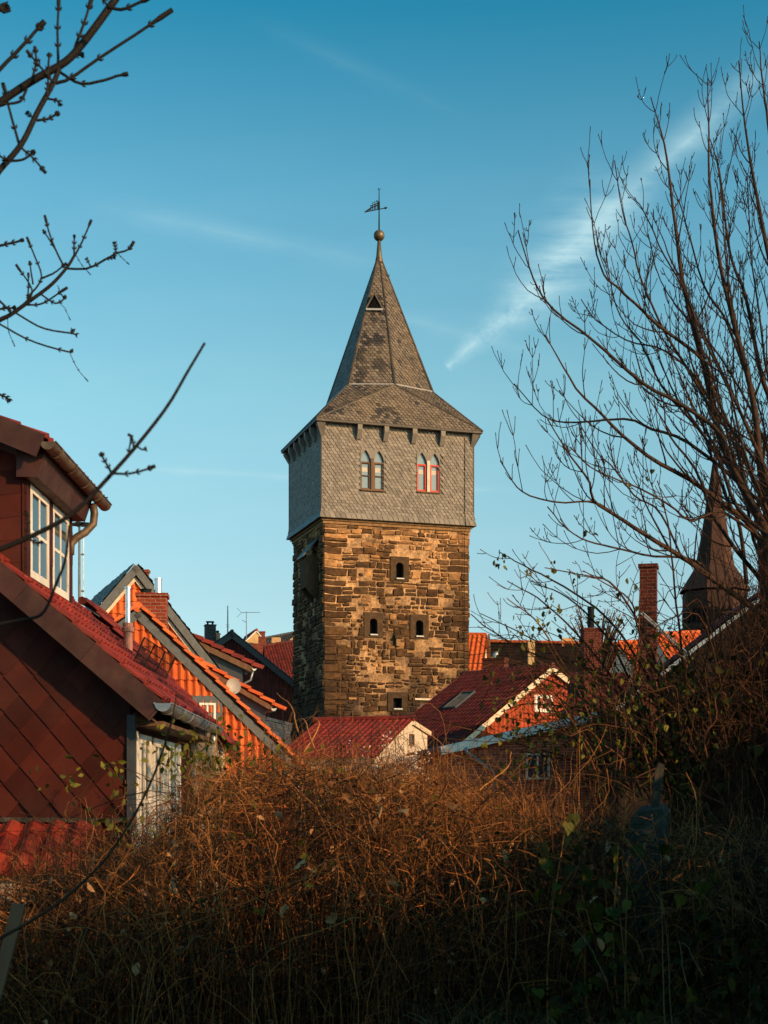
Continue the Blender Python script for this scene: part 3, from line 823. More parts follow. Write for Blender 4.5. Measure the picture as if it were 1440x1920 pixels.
        ro = ro or ob
    sp = None
    for k in range(6):
        j = (k + 1) % 6; pl = [X[k], X[j], Y_[j], Y_[k]]
        m_, c_ = panel(pl, sum(pl, V3((0, 0, 0))) / 4 - T(cu, cv, 26), .23, .17, 'slate', step=.03, seed=51 + k, dark=patch, jit=.26)
        ob = m_.build('spire' if sp is None else 'spire_slates', MT['slate_roof'], root if sp is None else sp, clip=c_); sp = sp or ob
    ed = MB()
    for k in range(6): ed.tube([X[k], Y_[k]], [.09, .05], 6, .25)
    for p_, q_ in ((C[0], X[0]), (C[1], X[0]), (C[0], X[5]), (C[1], X[1]), (C[3], X[4])): ed.tube([p_, q_], .06, 6, .3)
    ed.build('hip_slates', MT['slate_roof'], sp)
    fl = MB()
    for k in range(6): fl.tube([X[k] + (X[k] - ctr).normalized() * .03, X[(k + 1) % 6] + (X[(k + 1) % 6] - ctr).normalized() * .03], .045, 5)
    fl.build('lead_flashing', MT['lead'], ro)
    # little roof hatch on the left front face of the spire
    def on_face(k, s, f): return (X[k] * (1 - f) + Y_[k] * f) * (1 - s) + (X[(k + 1) % 6] * (1 - f) + Y_[(k + 1) % 6] * f) * s
    k = 5; pA, pB, pT = on_face(k, .04, .60), on_face(k, .80, .60), on_face(k, .45, .735)
    fn = (X[0] - X[5]).cross(Y_[5] - X[5]).normalized(); fn = fn if fn.dot(pA - T(cu, cv, 26)) > 0 else -fn
    out = V3((fn.x, fn.y, 0)).normalized()
    apx = (pA + pB) / 2 + ZUP * .78 + out * .05
    hd_ = MB()
    fA, fB, fT = pA + out * .16, pB + out * .16, apx + out * .16
    hd_.prism([fA + (fB - fA) * .12, fB + (fA - fB) * .12, fT - ZUP * .18], -out * .25, .3)
    ho = hd_.build('roof_hatch', MT['dark_void'], root)
    hr = MB()
    for e in (fA, fB):
        dd = (fT - e)
        hr.prism([e - dd * .05, fT, fT - out * .9 + ZUP * .1, e - out * .5], ZUP * .06 + (fA - fB).normalized() * (.05 if e is fA else -.05), .6)
    hr.build('roof', MT['slate_roof'], ho)
    hs_ = MB(); hs_.obox(fA - (fB - fA) * .06 - ZUP * .12 , (fB - fA) * 1.12, out * .06, ZUP * .10); hs_.build('sill', MT['lead'], ho)
    for (px, py) in ((707, 752), (786, 758)):
        cl = MB(); cl.box(T(tower_u(px, .9), .55, tower_h(px, py, .8) + .05), (.12, .25, .12)); cl.build('roof_hook', MT['zinc'], ro)
    hk = MB(); hk.tube([T(cu + .35, cv, ha - 1.3), T(cu + .55, cv, ha - 1.25), T(cu + .6, cv, ha - .7)], .03, 5); hk.build('lightning_hook', MT['iron'], sp)
    # ---- finial, ball, rod and weather vane
    ap = T(cu, cv, ha)
    fi = MB(); fi.lathe(ap, [(-.15, .24), (.05, .22), (.3, .17), (1.2, .09)], 14, .2); f_ = fi.build('finial', MT['copper'], root, smooth=True)
    ba = MB(); bc = 1.48
    pr = [(bc - .32 * math.cos(math.pi * k / 14), .32 * math.sin(math.pi * k / 14)) for k in range(15)]
    ba.lathe(ap, pr, 20, .3); ba.lathe(ap, [(bc + .03, .3), (bc + .03, .345), (bc + .10, .345), (bc + .10, .29)], 20, .6)
    ba.build('ball', MT['copper'], f_, smooth=True)
    rd = MB(); rd.tube([ap + ZUP * 1.75, ap + ZUP * 4.15], [.045, .022], 8); rd.tube([ap + ZUP * 3.0, ap + ZUP * 3.42], .05, 8)
    for a in range(3): rd.tube([ap + ZUP * 4.1, ap + ZUP * 4.2 + V3((math.cos(a * 2.1) * .08, math.sin(a * 2.1) * .08, 0)), ap + ZUP * 4.14 + V3((math.cos(a * 2.1) * .12, math.sin(a * 2.1) * .12, 0))], .012, 4)
    rd.build('rod', MT['iron'], f_)
    vn = MB(); dv = V3((-.86, -.45, -.0)).normalized(); sl_v = V3((dv.x, dv.y, -.36)).normalized()
    z0 = ap + ZUP * 3.0
    vn.tube([z0 - sl_v * .48, z0 + sl_v * 1.0], .026, 6)
    tip = z0 - sl_v * .48; vn.tube([tip + sl_v * .12, tip + sl_v * .06, tip - sl_v * .12], [.02, .075, .004], 6)
    tb = sl_v.cross(ZUP).normalized()
    def flat(pts):
        vn.prism([z0 + sl_v * a + ZUP * b + tb * .012 for a, b in pts], -tb * .024)
    flat([(.05, .03), (.12, .03), (.12, .48), (.05, .5)])
    for a in (.2, .3, .42, .53): flat([(a, .03), (a + .05, .03), (a + .05, .42 - a * .25), (a, .44 - a * .25)])
    flat([(.12, .20), (.62, .14), (.62, .2), (.12, .27)]); flat([(.12, .33), (.5, .28), (.5, .33), (.12, .4)])
    flat([(.6, .05), (.95, .02), (.95, .05), (.6, .2)])
    for a, b in ((.16, .5), (.3, .46), (.44, .43), (.56, .3)):
        pts = [(a + .045 * math.cos(k * math.pi / 3), b + .045 * math.sin(k * math.pi / 3)) for k in range(6)]; flat(pts)
    vn.build('weather_vane', MT['iron'], f_)
    return root


def panel_dir(pl, hint, o, uu, tw, th, seed, dark):
    """panel whose courses run along uu although no edge of the polygon does"""
    c = sum(pl, V3((0, 0, 0))) / len(pl)
    ext = max((p - c).length for p in pl) * 2
    n = (pl[1] - pl[0]).cross(pl[2] - pl[0]).normalized(); n = n if n.dot(hint) > 0 else -n
    vv = n.cross(uu)
    if vv.z < 0: uu = -uu; vv = n.cross(uu)
    lo = min(pl, key=lambda p: p.dot(vv)); a = lo - uu * ext; b = lo + uu * ext
    big = [a, b, b + vv * ext * 1.2, a + vv * ext * 1.2]
    mb, _ = panel(big, hint, tw, th, 'slate', step=.03, seed=seed, dark=dark, base=False, jit=.26)
    mb.poly([p - n * .004 for p in pl], .3)
    clips = []
    for k in range(len(pl)):
        p, q = pl[k], pl[(k + 1) % len(pl)]; no = (q - p).cross(n)
        if no.dot(c - p) > 0: no = -no
        clips.append((p, no.normalized()))
    return mb, clips


build_tower()


# ================================================================== the near house on the left
def gutter(mb, p0, p1, r, n=10, caps=True):
    """half-round gutter from p0 to p1"""
    p0, p1 = V3(p0), V3(p1); d = (p1 - p0).normalized(); s = d.cross(ZUP).normalized(); up = s.cross(d)
    ring = [(s * math.cos(math.pi + math.pi * k / n) + up * math.sin(math.pi + math.pi * k / n)) for k in range(n + 1)]
    for k in range(n):
        a, b = ring[k] * r, ring[k + 1] * r; ai, bi = ring[k] * (r - .006), ring[k + 1] * (r - .006)
        mb.poly([p0 + a, p1 + a, p1 + b, p0 + b]); mb.poly([p0 + ai, p0 + bi, p1 + bi, p1 + ai])
    for e in (ring[0], ring[-1]): mb.tube([p0 + e * r, p1 + e * r], .012, 6)
    L = (p1 - p0).length; k = .35
    while k < L:
        q = p0 + d * k
        mb.tube([q + e * (r + .005) for e in ring], .012, 5); k += .75
    if caps:
        for p in (p0, p1): mb.poly([p + e * r for e in ring])


def build_near_house():
    z = lambda h: EZ + h
    zr = lambda X: EZ + 1.10 + .862 * (-2.452 - X)
    root = thing('tile_clad_house', (-5.2, 18.3, -4.5), 'brown house clad in big diamond tiles with white dormer windows and red roof', 'house', 'old town houses')
    XR, XW, Y0 = -7.4, -2.76, 16.0
    mk_panel('gable_wall', MT['cladding'], root, [(-11, Y0, z(-.2)), (XW, Y0, z(-.2)), (XW, Y0, zr(XW) - .12), (XR, Y0, zr(XR) - .12), (-11, Y0, zr(XR) - 3.2)], (0, -1, 0), .335, .195, 'diamond', seed=3, jit=.5)
    mb = MB()
    mb.poly([(-11, Y0 + .01, -4.6), (XW, Y0 + .01, -4.6), (XW, Y0 + .01, z(-.2)), (-11, Y0 + .01, z(-.2))])
    mb.poly([(XW, Y0, -4.6), (XW, 21.3, -4.6), (XW, 21.3, zr(XW) - .1), (XW, Y0, zr(XW) - .1)])
    mb.poly([(XW, 21.3, -4.6), (-11, 21.3, -4.6), (-11, 21.3, zr(XR) - 3), (XR, 21.3, zr(XR) - .12), (XW, 21.3, zr(XW) - .12)])
    mb.build('side_wall', MT['cladding'], root)
    lg = MB(); R = random.Random(2); x = -11.0
    while x < XW - .05: w = R.uniform(.3, .6); lg.obox((x, Y0 - .10, z(-.245) + R.uniform(-.006, .006)), (min(w, XW - x) - .006, 0, 0), (0, .10, 0), (0, 0, .05), R.random()); x += w
    lg.build('ledge', MT['concrete'], root)
    # corner post
    cp = MB(); cp.box((XW + .01, Y0 + .0, z(.3)), (.09, .10, 1.25)); cp.build('corner_board', MT['tile_black'], root)
    # low tiled lean-to in front of the gable
    m_, c_ = panel([(-11, 15.05, z(-.78)), (-3.05, 15.05, z(-.78)), (-3.05, 15.9, z(-.27)), (-11, 15.9, z(-.27))], (0, -1, 1), .245, .36, 'pan', amp=.06, step=.03, seed=4)
    m_.build('lean_to_roof', MT['tile_red'], root, clip=c_)
    lw = MB(); lw.poly([(-11, 15.2, -4.6), (-3.15, 15.2, -4.6), (-3.15, 15.2, z(-.74)), (-11, 15.2, z(-.74))]); lw.poly([(-3.15, 15.2, -4.6), (-3.15, Y0, -4.6), (-3.15, Y0, z(-.3)), (-3.15, 15.2, z(-.74))]); lw.build('lean_to_wall', MT['plaster'], root)
    # main roof
    nn = V3((.862, 0, 1)).normalized(); e = -2.40; YV, YF = 15.68, 20.9
    up = nn * .0
    m_, c_ = panel([(e, YF, zr(e)), (e, YV, zr(e)), (XR, YV, zr(XR)), (XR, YF, zr(XR))], nn, .215, .335, 'pan', amp=.045, step=.035, seed=5)
    ro = m_.build('roof', MT['tile_red'], root, clip=c_)
    us = MB(); t_ = .07
    us.prism([(e + .02, YV + .03, zr(e) - .02), (XR, YV + .03, zr(XR) - .03), (XR, YV + .03, zr(XR) - t_ - .03), (e + .02, YV + .03, zr(e) - t_ - .02)], (0, YF - YV - .05, 0)); us.build('roof_boards', MT['wood_dark'], ro)
    b2, c2 = panel([(XR, YV, zr(XR)), (XR, YF, zr(XR)), (-11.5, YF, zr(XR) - 3.5), (-11.5, YV, zr(XR) - 3.5)], (-1, 0, 1), .3, .4, 'flat', seed=6); b2.build('roof', MT['tile_red'], root, clip=c2)
    vt = MB(); R = random.Random(4); sd = V3((1, 0, -.862)).normalized(); q0 = V3((XR, YV - .02, zr(XR) + .02)); k = 0; L = (V3((e, 0, zr(e))) - V3((XR, 0, zr(XR)))).length
    while k < L: vt.obox(q0 + sd * k, sd * min(.36, L - k + .02) + nn * .03, V3((0, .13, 0)), nn * .028, R.random()); k += .335
    vt.build('verge_tiles', MT['tile_red'], ro)
    # verge board in bent fibre-cement lengths
    vb = MB(); k = 0.0
    while k < L + .05:
        l2 = min(.95, L + .08 - k); a = q0 + sd * k - V3((0, .022, 0)) + nn * .012 + V3((0, -.004 * (int(k * 10) % 2), 0)); vb.prism([a, a + sd * (l2 - .004), a + sd * (l2 - .004) - nn * .25, a - nn * .25], (0, .03, 0), R.random()); k += .95
    vb.build('verge_board', MT['fascia'], root)
    sf = MB(); sf.poly([(e, YV, zr(e) - .26), (XR, YV, zr(XR) - .3), (XR, Y0, zr(XR) - .3), (e, Y0, zr(e) - .26)]); sf.obox((XW + .03, Y0 + .12, zr(e) - .24), (e - XW - .05, 0, 0), (0, YF - Y0 - .2, 0), (0, 0, .05)); sf.build('soffit', MT['wood_dark'], root)
    gu = MB(); gutter(gu, (e + .045, 15.62, z(1.03)), (e + .045, 20.7, z(1.0)), .088); g1 = gu.build('gutter', MT['zinc'], root)
    dp = MB(); dp.tube([(e + .04, 20.35, z(.93)), (e + .03, 20.35, z(.80)), (e - .08, 20.35, z(.68)), (XW + .10, 20.35, z(.5)), (XW + .08, 20.35, z(-3))], .045, 10); dp.build('downpipe', MT['zinc'], root, smooth=True)
    # windows of the side wall, close under the eaves
    px2Y = lambda X, px: -X * F / (HX - px)
    bm_ = MB(); bm_.obox((XW, 16.08, z(.80)), (.05, 0, 0), (0, 3.9, 0), (0, 0, .17)); bm_.build('lintel', MT['wood_dark'], root)
    pan = MB(); pan.obox((XW + .004, 16.06, z(-.9)), (.03, 0, 0), (0, .28, 0), (0, 0, 1.66)); pan.build('white_panel', MT['paint_white'], root)
    for a, b in ((257, 279), (284, 303), (308, 322), (325, 335)):
        ya, yb = px2Y(XW, a), px2Y(XW, b)
        window(root, (XW + .004, ya, z(-.75)), (0, 1, 0), (1, 0, 0), yb - ya, 1.49, 2, 2, .1, .05, 'paint_white', 'glass', curtain=False, proud=.03)
    # dormer
    XD, YA, YB = -3.99, 16.3, 18.68; zt = z(3.62)
    do = MB(); do.poly([(XD, YA, zr(XD) - .1), (XD, YB, zr(XD) - .1), (XD, YB, zt + .2), (XD, YA, zt + .2)]); do.poly([(XD, YB, zr(XD) - .1), (-8, YB, zr(XD)), (-8, YB, zt + 1.6), (XD, YB, zt + .1)])
    d = do.build('dormer', MT['cladding'], root)
    mk_panel('dormer_cheek', MT['cladding'], d, [(-8.2, YA, zr(-8.2) - .05), (XD, YA, zr(XD) - .05), (XD, YA, zt + .16), (-8.2, YA, zt + .16 + .41 * 4.2)], (0, -1, 0), .335, .195, 'diamond', seed=12)
    ed = MB(); zz = zr(XD)
    R = random.Random(7)
    for yy in (YA + .0, 17.40, 18.52):
        k = zz - .05
        while k < zt - .02: ed.obox((XD - .01, yy - (.0 if yy > YA else .012), k), (.035 + R.uniform(0, .006), 0, 0), (0, .17, 0), (0, 0, .215), R.random()); k += .205
    ed.obox((XD - .01, YA, zt - .06), (.04, 0, 0), (0, YB - YA, 0), (0, 0, .12)); ed.build('tile_strips', MT['cladding'], d)
    for ya, yb in ((16.48, 17.39), (17.59, 18.49)):
        window(root, (XD + .006, ya, zz + .08), (0, 1, 0), (1, 0, 0), yb - ya, zt - .06 - zz - .09, 2, 2, .085, .04, 'paint_white', 'glass', curtain=False, proud=.02, name='dormer_window')
    ap = MB(); ap.obox((XD - .02, YA - .15, zz - .07), (.13, 0, -.10), (0, YB - YA + .25, 0), (0, 0, .06)); 
    for k in range(12): ap.obox((-4.15 - k * .34, YA - .16, zr(-4.15 - k * .34) + .02), (-.36, 0, .36 * .862), (0, .18, 0), (0, 0, .03 + .012 * (k % 2)))
    ap.build('flashing', MT['concrete'], d)
    fb = MB(); fb.prism([(-4.05, YA - .13, z(3.56)), (-3.82, YA - .13, z(3.56)), (-3.70, YA - .13, z(3.92)), (-4.05, YA - .13, z(3.98))], (0, YB - YA + .22, 0)); fb.build('boxed_eaves', MT['fascia'], d)
    n2 = V3((.41, 0, 1)).normalized(); zd = lambda X: z(3.96) + .41 * (-3.70 - X)
    m_, c_ = panel([(-3.70, 19.2, zd(-3.70)), (-3.70, 16.0, zd(-3.70)), (-8.2, 16.0, zd(-8.2)), (-8.2, 19.2, zd(-8.2))], n2, .215, .335, 'pan', amp=.04, step=.03, seed=15)
    dr = m_.build('dormer_roof', MT['tile_red'], root, clip=c_)
    bb = MB(); bb.prism([(-3.74, 16.03, zd(-3.74) - .01), (-8.2, 16.03, zd(-8.2) - .01), (-8.2, 16.03, zd(-8.2) - .08), (-3.74, 16.03, zd(-3.74) - .06)], (0, 3.1, 0)); bb.build('roof_boards', MT['wood_dark'], dr)
    vb = MB(); k = 0.0; sd = V3((1, 0, -.41)).normalized(); q0 = V3((-8.2, 15.97, zd(-8.2))); L = (V3((-3.70, 0, zd(-3.70))) - V3((-8.2, 0, zd(-8.2)))).length
    offs = L % .8
    while k < L:
        l2 = min(.8, L - k) if k else offs
        a = q0 + sd * k + n2 * .02 + V3((0, R.uniform(-.006, .006), 0)); vb.prism([a, a + sd * (l2 - .005), a + sd * (l2 - .005) - n2 * .26, a - n2 * .26], (0, .03, 0), R.random()); k += l2
    vb.build('verge_board', MT['fascia'], dr)
    gu = MB(); gutter(gu, (-3.66, 15.98, z(3.90)), (-3.66, 19.25, z(3.87)), .085); g2 = gu.build('gutter', MT['zinc_old'], root)
    dp = MB(); dp.tube([U(174, 945, 18.75), U(177, 962, 18.75), U(175, 982, 18.75), U(160, 998, 18.7), U(143, 1008, 18.68), U(133, 1020, 18.66), U(132, 1040, 18.66)], .05, 12); dp.build('downpipe', MT['zinc_old'], root, smooth=True)
    # rear part of the roof with mossy ridge
    rz = lambda X: z(2.87) - 1.0 * (X + 4.3)
    m_, c_ = panel([(-2.22, 22.2, rz(-2.22)), (-2.22, 20.95, rz(-2.22)), (-4.3, 20.95, rz(-4.3)), (-4.3, 22.2, rz(-4.3))], V3((.9, 0, 1)), .215, .335, 'pan', amp=.04, step=.035, seed=25)
    rr = m_.build('rear_roof', MT['tile_red'], root, clip=c_)
    rb = MB(); rb.tube([(-4.3, 20.9, rz(-4.3) - .03), (-4.3, 21.5, rz(-4.3) - .01), (-4.3, 22.25, rz(-4.3) - .02)], .06, 8); rb.prism([(-4.3, 22.2, rz(-4.3)), (-2.22, 22.2, rz(-2.22)), (-2.22, 22.2, rz(-2.22) - .22), (-4.3, 22.2, rz(-4.3) - .22)], (0, .05, 0)); rb.build('ridge_tiles', MT['tile_dark'], rr)
    rw = MB(); rw.prism([(-4.3, 21.0, -4.6), (-2.4, 21.0, -4.6), (-2.4, 21.0, rz(-2.4) - .1), (-4.3, 21.0, rz(-4.3) - .1)], (0, 1.1, 0)); rw.build('rear_wall', MT['plaster'], root)
    # vent pipe, snow guard
    vp = MB(); pv = V3((-3.47, 19.9, zr(-3.47))); vp.lathe(pv - ZUP * .1, [(0, .062), (.40, .062), (.40, .085), (.45, .085), (.47, .07), (.52, .07), (.53, .02)], 14); vp.build('vent_pipe', MT['plastic_pink'], ro, smooth=False)
    sg = MB(); X = -3.06; h = nn * .30; ys = [17.9 + .055 * i for i in range(50)]
    base = lambda y, f: V3((X, y, zr(X) + .06)) + V3((.42, 0, .9)).normalized() * .33 * f
    for f in (0, .33, .66, 1): sg.tube([base(17.9, f), base(20.6, f)], .007, 5)
    for y in ys: sg.tube([base(y, 0), base(y, 1)], .0035, 4)
    for y in (17.9, 18.7, 19.6, 20.5): sg.tube([base(y, 1), base(y, 0), (X - .35, y, zr(X - .35) + .06)], .012, 5)
    sg.build('snow_guard', MT['iron'], ro)


build_near_house()


# ================================================================== houses behind it
def antenna(name, label, base, h, booms, cat='antenna', r=.025, extra=None):
    o = thing(name, base, label, cat, 'rooftop antennas'); mb = MB(); mb.tube([V3(base), V3(base) + ZUP * h], [r * 1.2, r * .8], 7); mb.build('mast', MT['zinc'], o)
    for (hz, d, L0, L1, ne, el) in booms:
        a = MB(); d = V3(d).normalized(); c = V3(base) + ZUP * hz; a.tube([c + d * L0, c + d * L1], .012, 5)
        s = d.cross(ZUP).normalized()
        for k in range(ne): q = c + d * (L0 + (L1 - L0) * (k + .5) / ne); l2 = el * (1 - .4 * k / ne); a.tube([q - s * l2, q + s * l2], .007, 4)
        if el > .3:
            e = c + d * L0
            for sg_ in (-1, 1): a.tube([e, e - d * .35 + ZUP * .35 * sg_], .012, 4)
        a.build('aerial', MT['iron'], o)
    return o


def ridge_house(name, label, P0, P1, drop, fwd, zb, roof='tile_red', wall='render_cream', tw=.22, th=.35, seed=1, cat='house', kind='pan', amp=.045, group='old town houses'):
    """a house whose ridge P0-P1 runs across the view; front roof plane, back plane, walls"""
    P0, P1 = V3(P0), V3(P1); d = (P1 - P0); d.z = 0; d.normalize(); f = V3((d.y, -d.x, 0)); f = f if f.y < 0 else -f
    o = thing(name, ((P0 + P1) / 2).xy.to_3d() + ZUP * zb, label, cat, group)
    E0, E1 = P0 + f * fwd - ZUP * drop, P1 + f * fwd - ZUP * drop; B0, B1 = P0 - f * fwd - ZUP * drop, P1 - f * fwd - ZUP * drop
    m_, c_ = panel([E0, E1, P1, P0], f + ZUP, tw, th, kind, amp=amp, step=.03, seed=seed); ro = m_.build('roof', MT[roof], o, clip=c_)
    m_, c_ = panel([B1, B0, P0, P1], ZUP - f, tw * 2, th * 2, 'flat', step=.03, seed=seed); m_.build('roof', MT[roof], o, clip=c_)
    Dn = lambda p: V3((p.x, p.y, zb)); i = .12
    w = MB(); e0, e1, b0, b1 = E0 + d * .15 - f * .2 - ZUP * .05, E1 - d * .15 - f * .2 - ZUP * .05, B0 + d * .15 + f * .2 - ZUP * .05, B1 - d * .15 + f * .2 - ZUP * .05
    p0, p1 = P0 + d * .15 - ZUP * .25, P1 - d * .15 - ZUP * .25
    w.poly([Dn(e0), Dn(e1), e1, e0]); w.poly([Dn(e1), Dn(b1), b1, p1, e1]); w.poly([Dn(b1), Dn(b0), b0, b1]); w.poly([Dn(b0), Dn(e0), e0, p0, b0]); w.build('wall', MT[wall], o)
    rb = MB(); k = 0; L = (P1 - P0).length; dd = (P1 - P0).normalized(); R = random.Random(seed)
    while k < L - .2: rb.tube([P0 + dd * k + ZUP * .05, P0 + dd * min(L, k + .38) + ZUP * .05], [.125, .105], 7, R.random()); k += .34
    rb.build('ridge_tiles', MT[roof], o)
    return o, f


def dormer_px(parent, Y, cheek, edge, r, depth, wallm, roofm, vt=True, seed=1, thick=.12):
    """a roof dormer seen from its side: cheek polygon and roof edge line as photo pixels at depth Y"""
    r = V3(r).normalized(); mb = MB(); mb.prism([U(a, b, Y) for a, b in cheek], r * depth)
    q = [U(a, b, Y) for a, b in cheek]
    d = mb.build('dormer', MT[wallm], parent)
    a, b = U(*edge[0], Y), U(*edge[1], Y); sd = (b - a); L = sd.length; sd.normalize(); nn = sd.cross(r); nn = nn if nn.z > 0 else -nn
    a0 = a - r * .15 - nn * .03; b0 = a0 + sd * L
    m_, c_ = panel([b0, b0 + r * (depth + .3), a0 + r * (depth + .3), a0], nn, .21, .34, 'pan', amp=.04, step=.03, seed=seed); ro = m_.build('dormer_roof', MT[roofm], d, clip=c_)
    v = MB(); k = 0; R = random.Random(seed)
    while k < L: v.obox(a0 + sd * k - r * .05, sd * .37 + nn * .05, r * .17, nn * thick * .7, R.random()); k += .34
    v.build('verge_tiles', MT[roofm], d)
    bb = MB(); bb.prism([a0 - nn * .02, b0 - nn * .02, b0 - nn * (.02 + thick), a0 - nn * (.02 + thick)], r * .06); bb.build('verge_board', MT['wood_dark'], d)
    g = MB(); gutter(g, b0 + r * -.03 + sd * .04 - nn * .06, b0 + r * depth + sd * .04 - nn * .06, .065); g.build('gutter', MT['zinc'], d)
    return d


def build_left_houses():
    # orange tile-hung half gable
    A = U(257, 1147, 33); r = V3((-.30, .95, 0)).normalized(); t = V3((r.y, -r.x, 0))
    o, t, n = gable_house('tile_hung_house', 'sunlit orange tile-hung house with slate-edged verge and satellite dish', A, r, 6.0, foot(A, t, 216, 1178), foot(A, t, 548, 1432), -4.8, wall='tile_orange', roof='tile_orange', verge='slate_trim', tw=.172, th=.365, ov=.14, vb=.19, verge_tiles=True, seed=11, amp=.07, vt=.07)
    def on(px, py, off=0.0):
        s = foot(A, t, px, py); p = A + t * s[0]; p = V3((p.x, p.y, A.z - s[1])); return p + n * off
    w0 = on(372, 1352, .06); w1 = on(403, 1352, .06); ht = (on(372, 1318) - on(372, 1352)).z
    window(o, w0, t, n, (w1 - w0).length, ht, 2, 1, .05, .04, 'paint_white', 'glass')
    sr = MB(); a = on(355, 1352, .03); W_ = (on(415, 1352) - on(355, 1352)).length; H_ = (on(355, 1304) - on(355, 1352)).z; wi = (w0 - a).dot(t); wl_ = (w1 - w0).length
    sr.obox(a, t * (wi - .005), n * .05, ZUP * H_); sr.obox(a + t * (wi + wl_ + .005), t * (W_ - wi - wl_), n * .05, ZUP * H_); sr.obox(a + t * (wi - .004) + ZUP * (ht + .01), t * (wl_ + .008), n * .05, ZUP * (H_ - ht - .01)); sr.build('window_surround', MT['slate_trim'], o)
    fp = MB(); q = U(240, 1178, 31.9); fp.lathe(q - ZUP * .5, [(0, .055), (.95, .055), (.95, .062), (1.0, .062), (1.0, .055), (1.36, .055), (1.36, .07), (1.40, .07)], 12); fp.build('flue_pipe', MT['steel'], o)
    c = U(286, 1150, 35.2); chimney(o, c, .70, .55, U(0, 1121, 35.2).z, c.z - 2, 'brick', rot=.08, pots=((.13, 0, .09, .38, 'steel'), (-.16, .02, .13, .12, 'iron')))
    d = dormer_px(o, 36.5, [(362, 1243), (498, 1322), (498, 1420), (362, 1320)], [(352, 1229), (511, 1322)], r, 2.2, 'slate_trim', 'tile_orange', seed=8)
    # satellite dish
    ds = thing('satellite_dish', U(438, 1318, 34.2), 'round grey satellite dish above the orange tiled verge', 'satellite dish')
    c = U(437, 1287, 34.2); ax = V3((.35, -.93, .12)).normalized(); sx = ax.cross(ZUP).normalized(); sy = sx.cross(ax)
    db = MB(); rings = []
    for k in range(6):
        rr = .175 * k / 5
        rings.append([c + (sx * math.cos(a) + sy * math.sin(a) * 1.08) * rr + ax * (.05 * (k / 5) ** 2) for a in [2 * math.pi * j / 24 for j in range(24)]])
    for k in range(5):
        for j in range(24):
            j2 = (j + 1) % 24; db.poly([rings[k][j], rings[k + 1][j], rings[k + 1][j2], rings[k][j2]] if k else [rings[0][0], rings[1][j], rings[1][j2]])
    db.build('reflector', MT['dish'], ds, smooth=True)
    ar = MB(); lnb = c + ax * .22 - sy * .16 + sx * .03; ar.tube([c - sy * .17, lnb], .012, 5); ar.build('arm', MT['zinc'], ds)
    ln = MB(); ln.lathe(lnb - ZUP * .03, [(0, .02), (.0, .035), (.08, .03), (.09, .01)], 8); ln.build('receiver', MT['paint_white'], ds)
    mt = MB(); mt.tube([c - ax * .03, c - ax * .12, c - ax * .12 - ZUP * .5], .02, 6); mt.build('bracket', MT['zinc'], ds)
    # taller gable behind
    A = U(252, 1063, 43); r2 = V3((-.34, .94, 0)).normalized(); t2 = V3((r2.y, -r2.x, 0))
    o2, t2, n2 = gable_house('tile_hung_house', 'tall steep gable with slate bargeboards and orange hung tiles behind brick chimney', A, r2, 7, foot(A, t2, 178, 1150), foot(A, t2, 425, 1285), -4.8, wall='tile_orange', roof='slate_roof', verge='slate_trim', tw=.2, th=.37, ov=.30, vb=.22, seed=13, amp=.075, roof_kind='slate', rw=.3, rh=.22, ridge=False)
    inb = MB()
    for (sx_, sy_) in ((-1, foot(A, t2, 178, 1150)), (1, foot(A, t2, 425, 1285))):
        e = (t2 * sy_[0] - ZUP * sy_[1]).normalized(); ln_ = math.hypot(*sy_); up = V3((0, 0, 0)); q = A + n2 * .06 - ZUP * .30
        inb.prism([q, q + e * (ln_ - .2), q + e * (ln_ - .2) - ZUP * .14, q - ZUP * .14], n2 * .09)
    inb.build('verge_board', MT['wood_pale'], o2)
    c = U(271, 1100, 47); chimney(o2, c, .26, .26, U(0, 1074, 47).z, c.z - 2, 'brick')
    d2 = dormer_px(o2, 45, [(366, 1205), (454, 1248), (456, 1300), (366, 1300)], [(356, 1193), (474, 1249)], r2, 2.4, 'slate_trim', 'tile_red', seed=9, thick=.18)
    dp = MB(); dp.tube([U(475, 1255, 44.9), U(470, 1275, 44.9), U(458, 1281, 44.9), U(454, 1290, 44.9), U(454, 1310, 44.9)], .035, 8); dp.build('downpipe', MT['zinc'], d2, smooth=True)
    # dark-edged gable next to the tower
    A = U(434, 1187, 93); r3 = V3((-.22, .975, 0)).normalized(); t3 = V3((r3.y, -r3.x, 0))
    o3, t3, n3 = gable_house('tile_hung_house', 'wide red tile-hung gable with black bargeboards beside the tower', A, r3, 8, foot(A, t3, 383, 1222), foot(A, t3, 560, 1288), -5, wall='tile_dark', roof='tile_black', verge='slate_trim', tw=.21, th=.37, ov=.35, vb=.34, seed=17, amp=.04, roof_amp=.05)
    c = U(394, 1190, 97); chimney(o3, c, .66, .66, U(0, 1174, 97).z, c.z - 3, 'brick_dark', rot=.3)
    cp = MB(); zc = U(0, 1174, 97).z + .085; cp.obox((c.x - .25, c.y - .25, zc + .16), (.5, 0, 0), (0, .5, 0), (0, 0, .06)); 
    cp.obox((c.x - .2, c.y - .2, zc), (.08, 0, 0), (0, .4, 0), (0, 0, .16)); cp.obox((c.x + .12, c.y - .2, zc), (.08, 0, 0), (0, .4, 0), (0, 0, .16)); cp.build('chimney_cover', MT['iron'], o3)
    c = U(408, 1200, 97); chimney(o3, c, .3, .3, U(0, 1190, 97).z, c.z - 3, 'brick_yellow', pots=((0, 0, .1, .18, 'iron'),))
    antenna('antenna_mast', 'bare antenna mast with small clamps above black-edged gable', U(427, 1198, 98), (1198 - 1136) / F * 98, [(.95, (1, 0, 0), -.12, .12, 0, 0), (.80, (.8, .5, 0), -.12, .14, 0, 0)], r=.045)
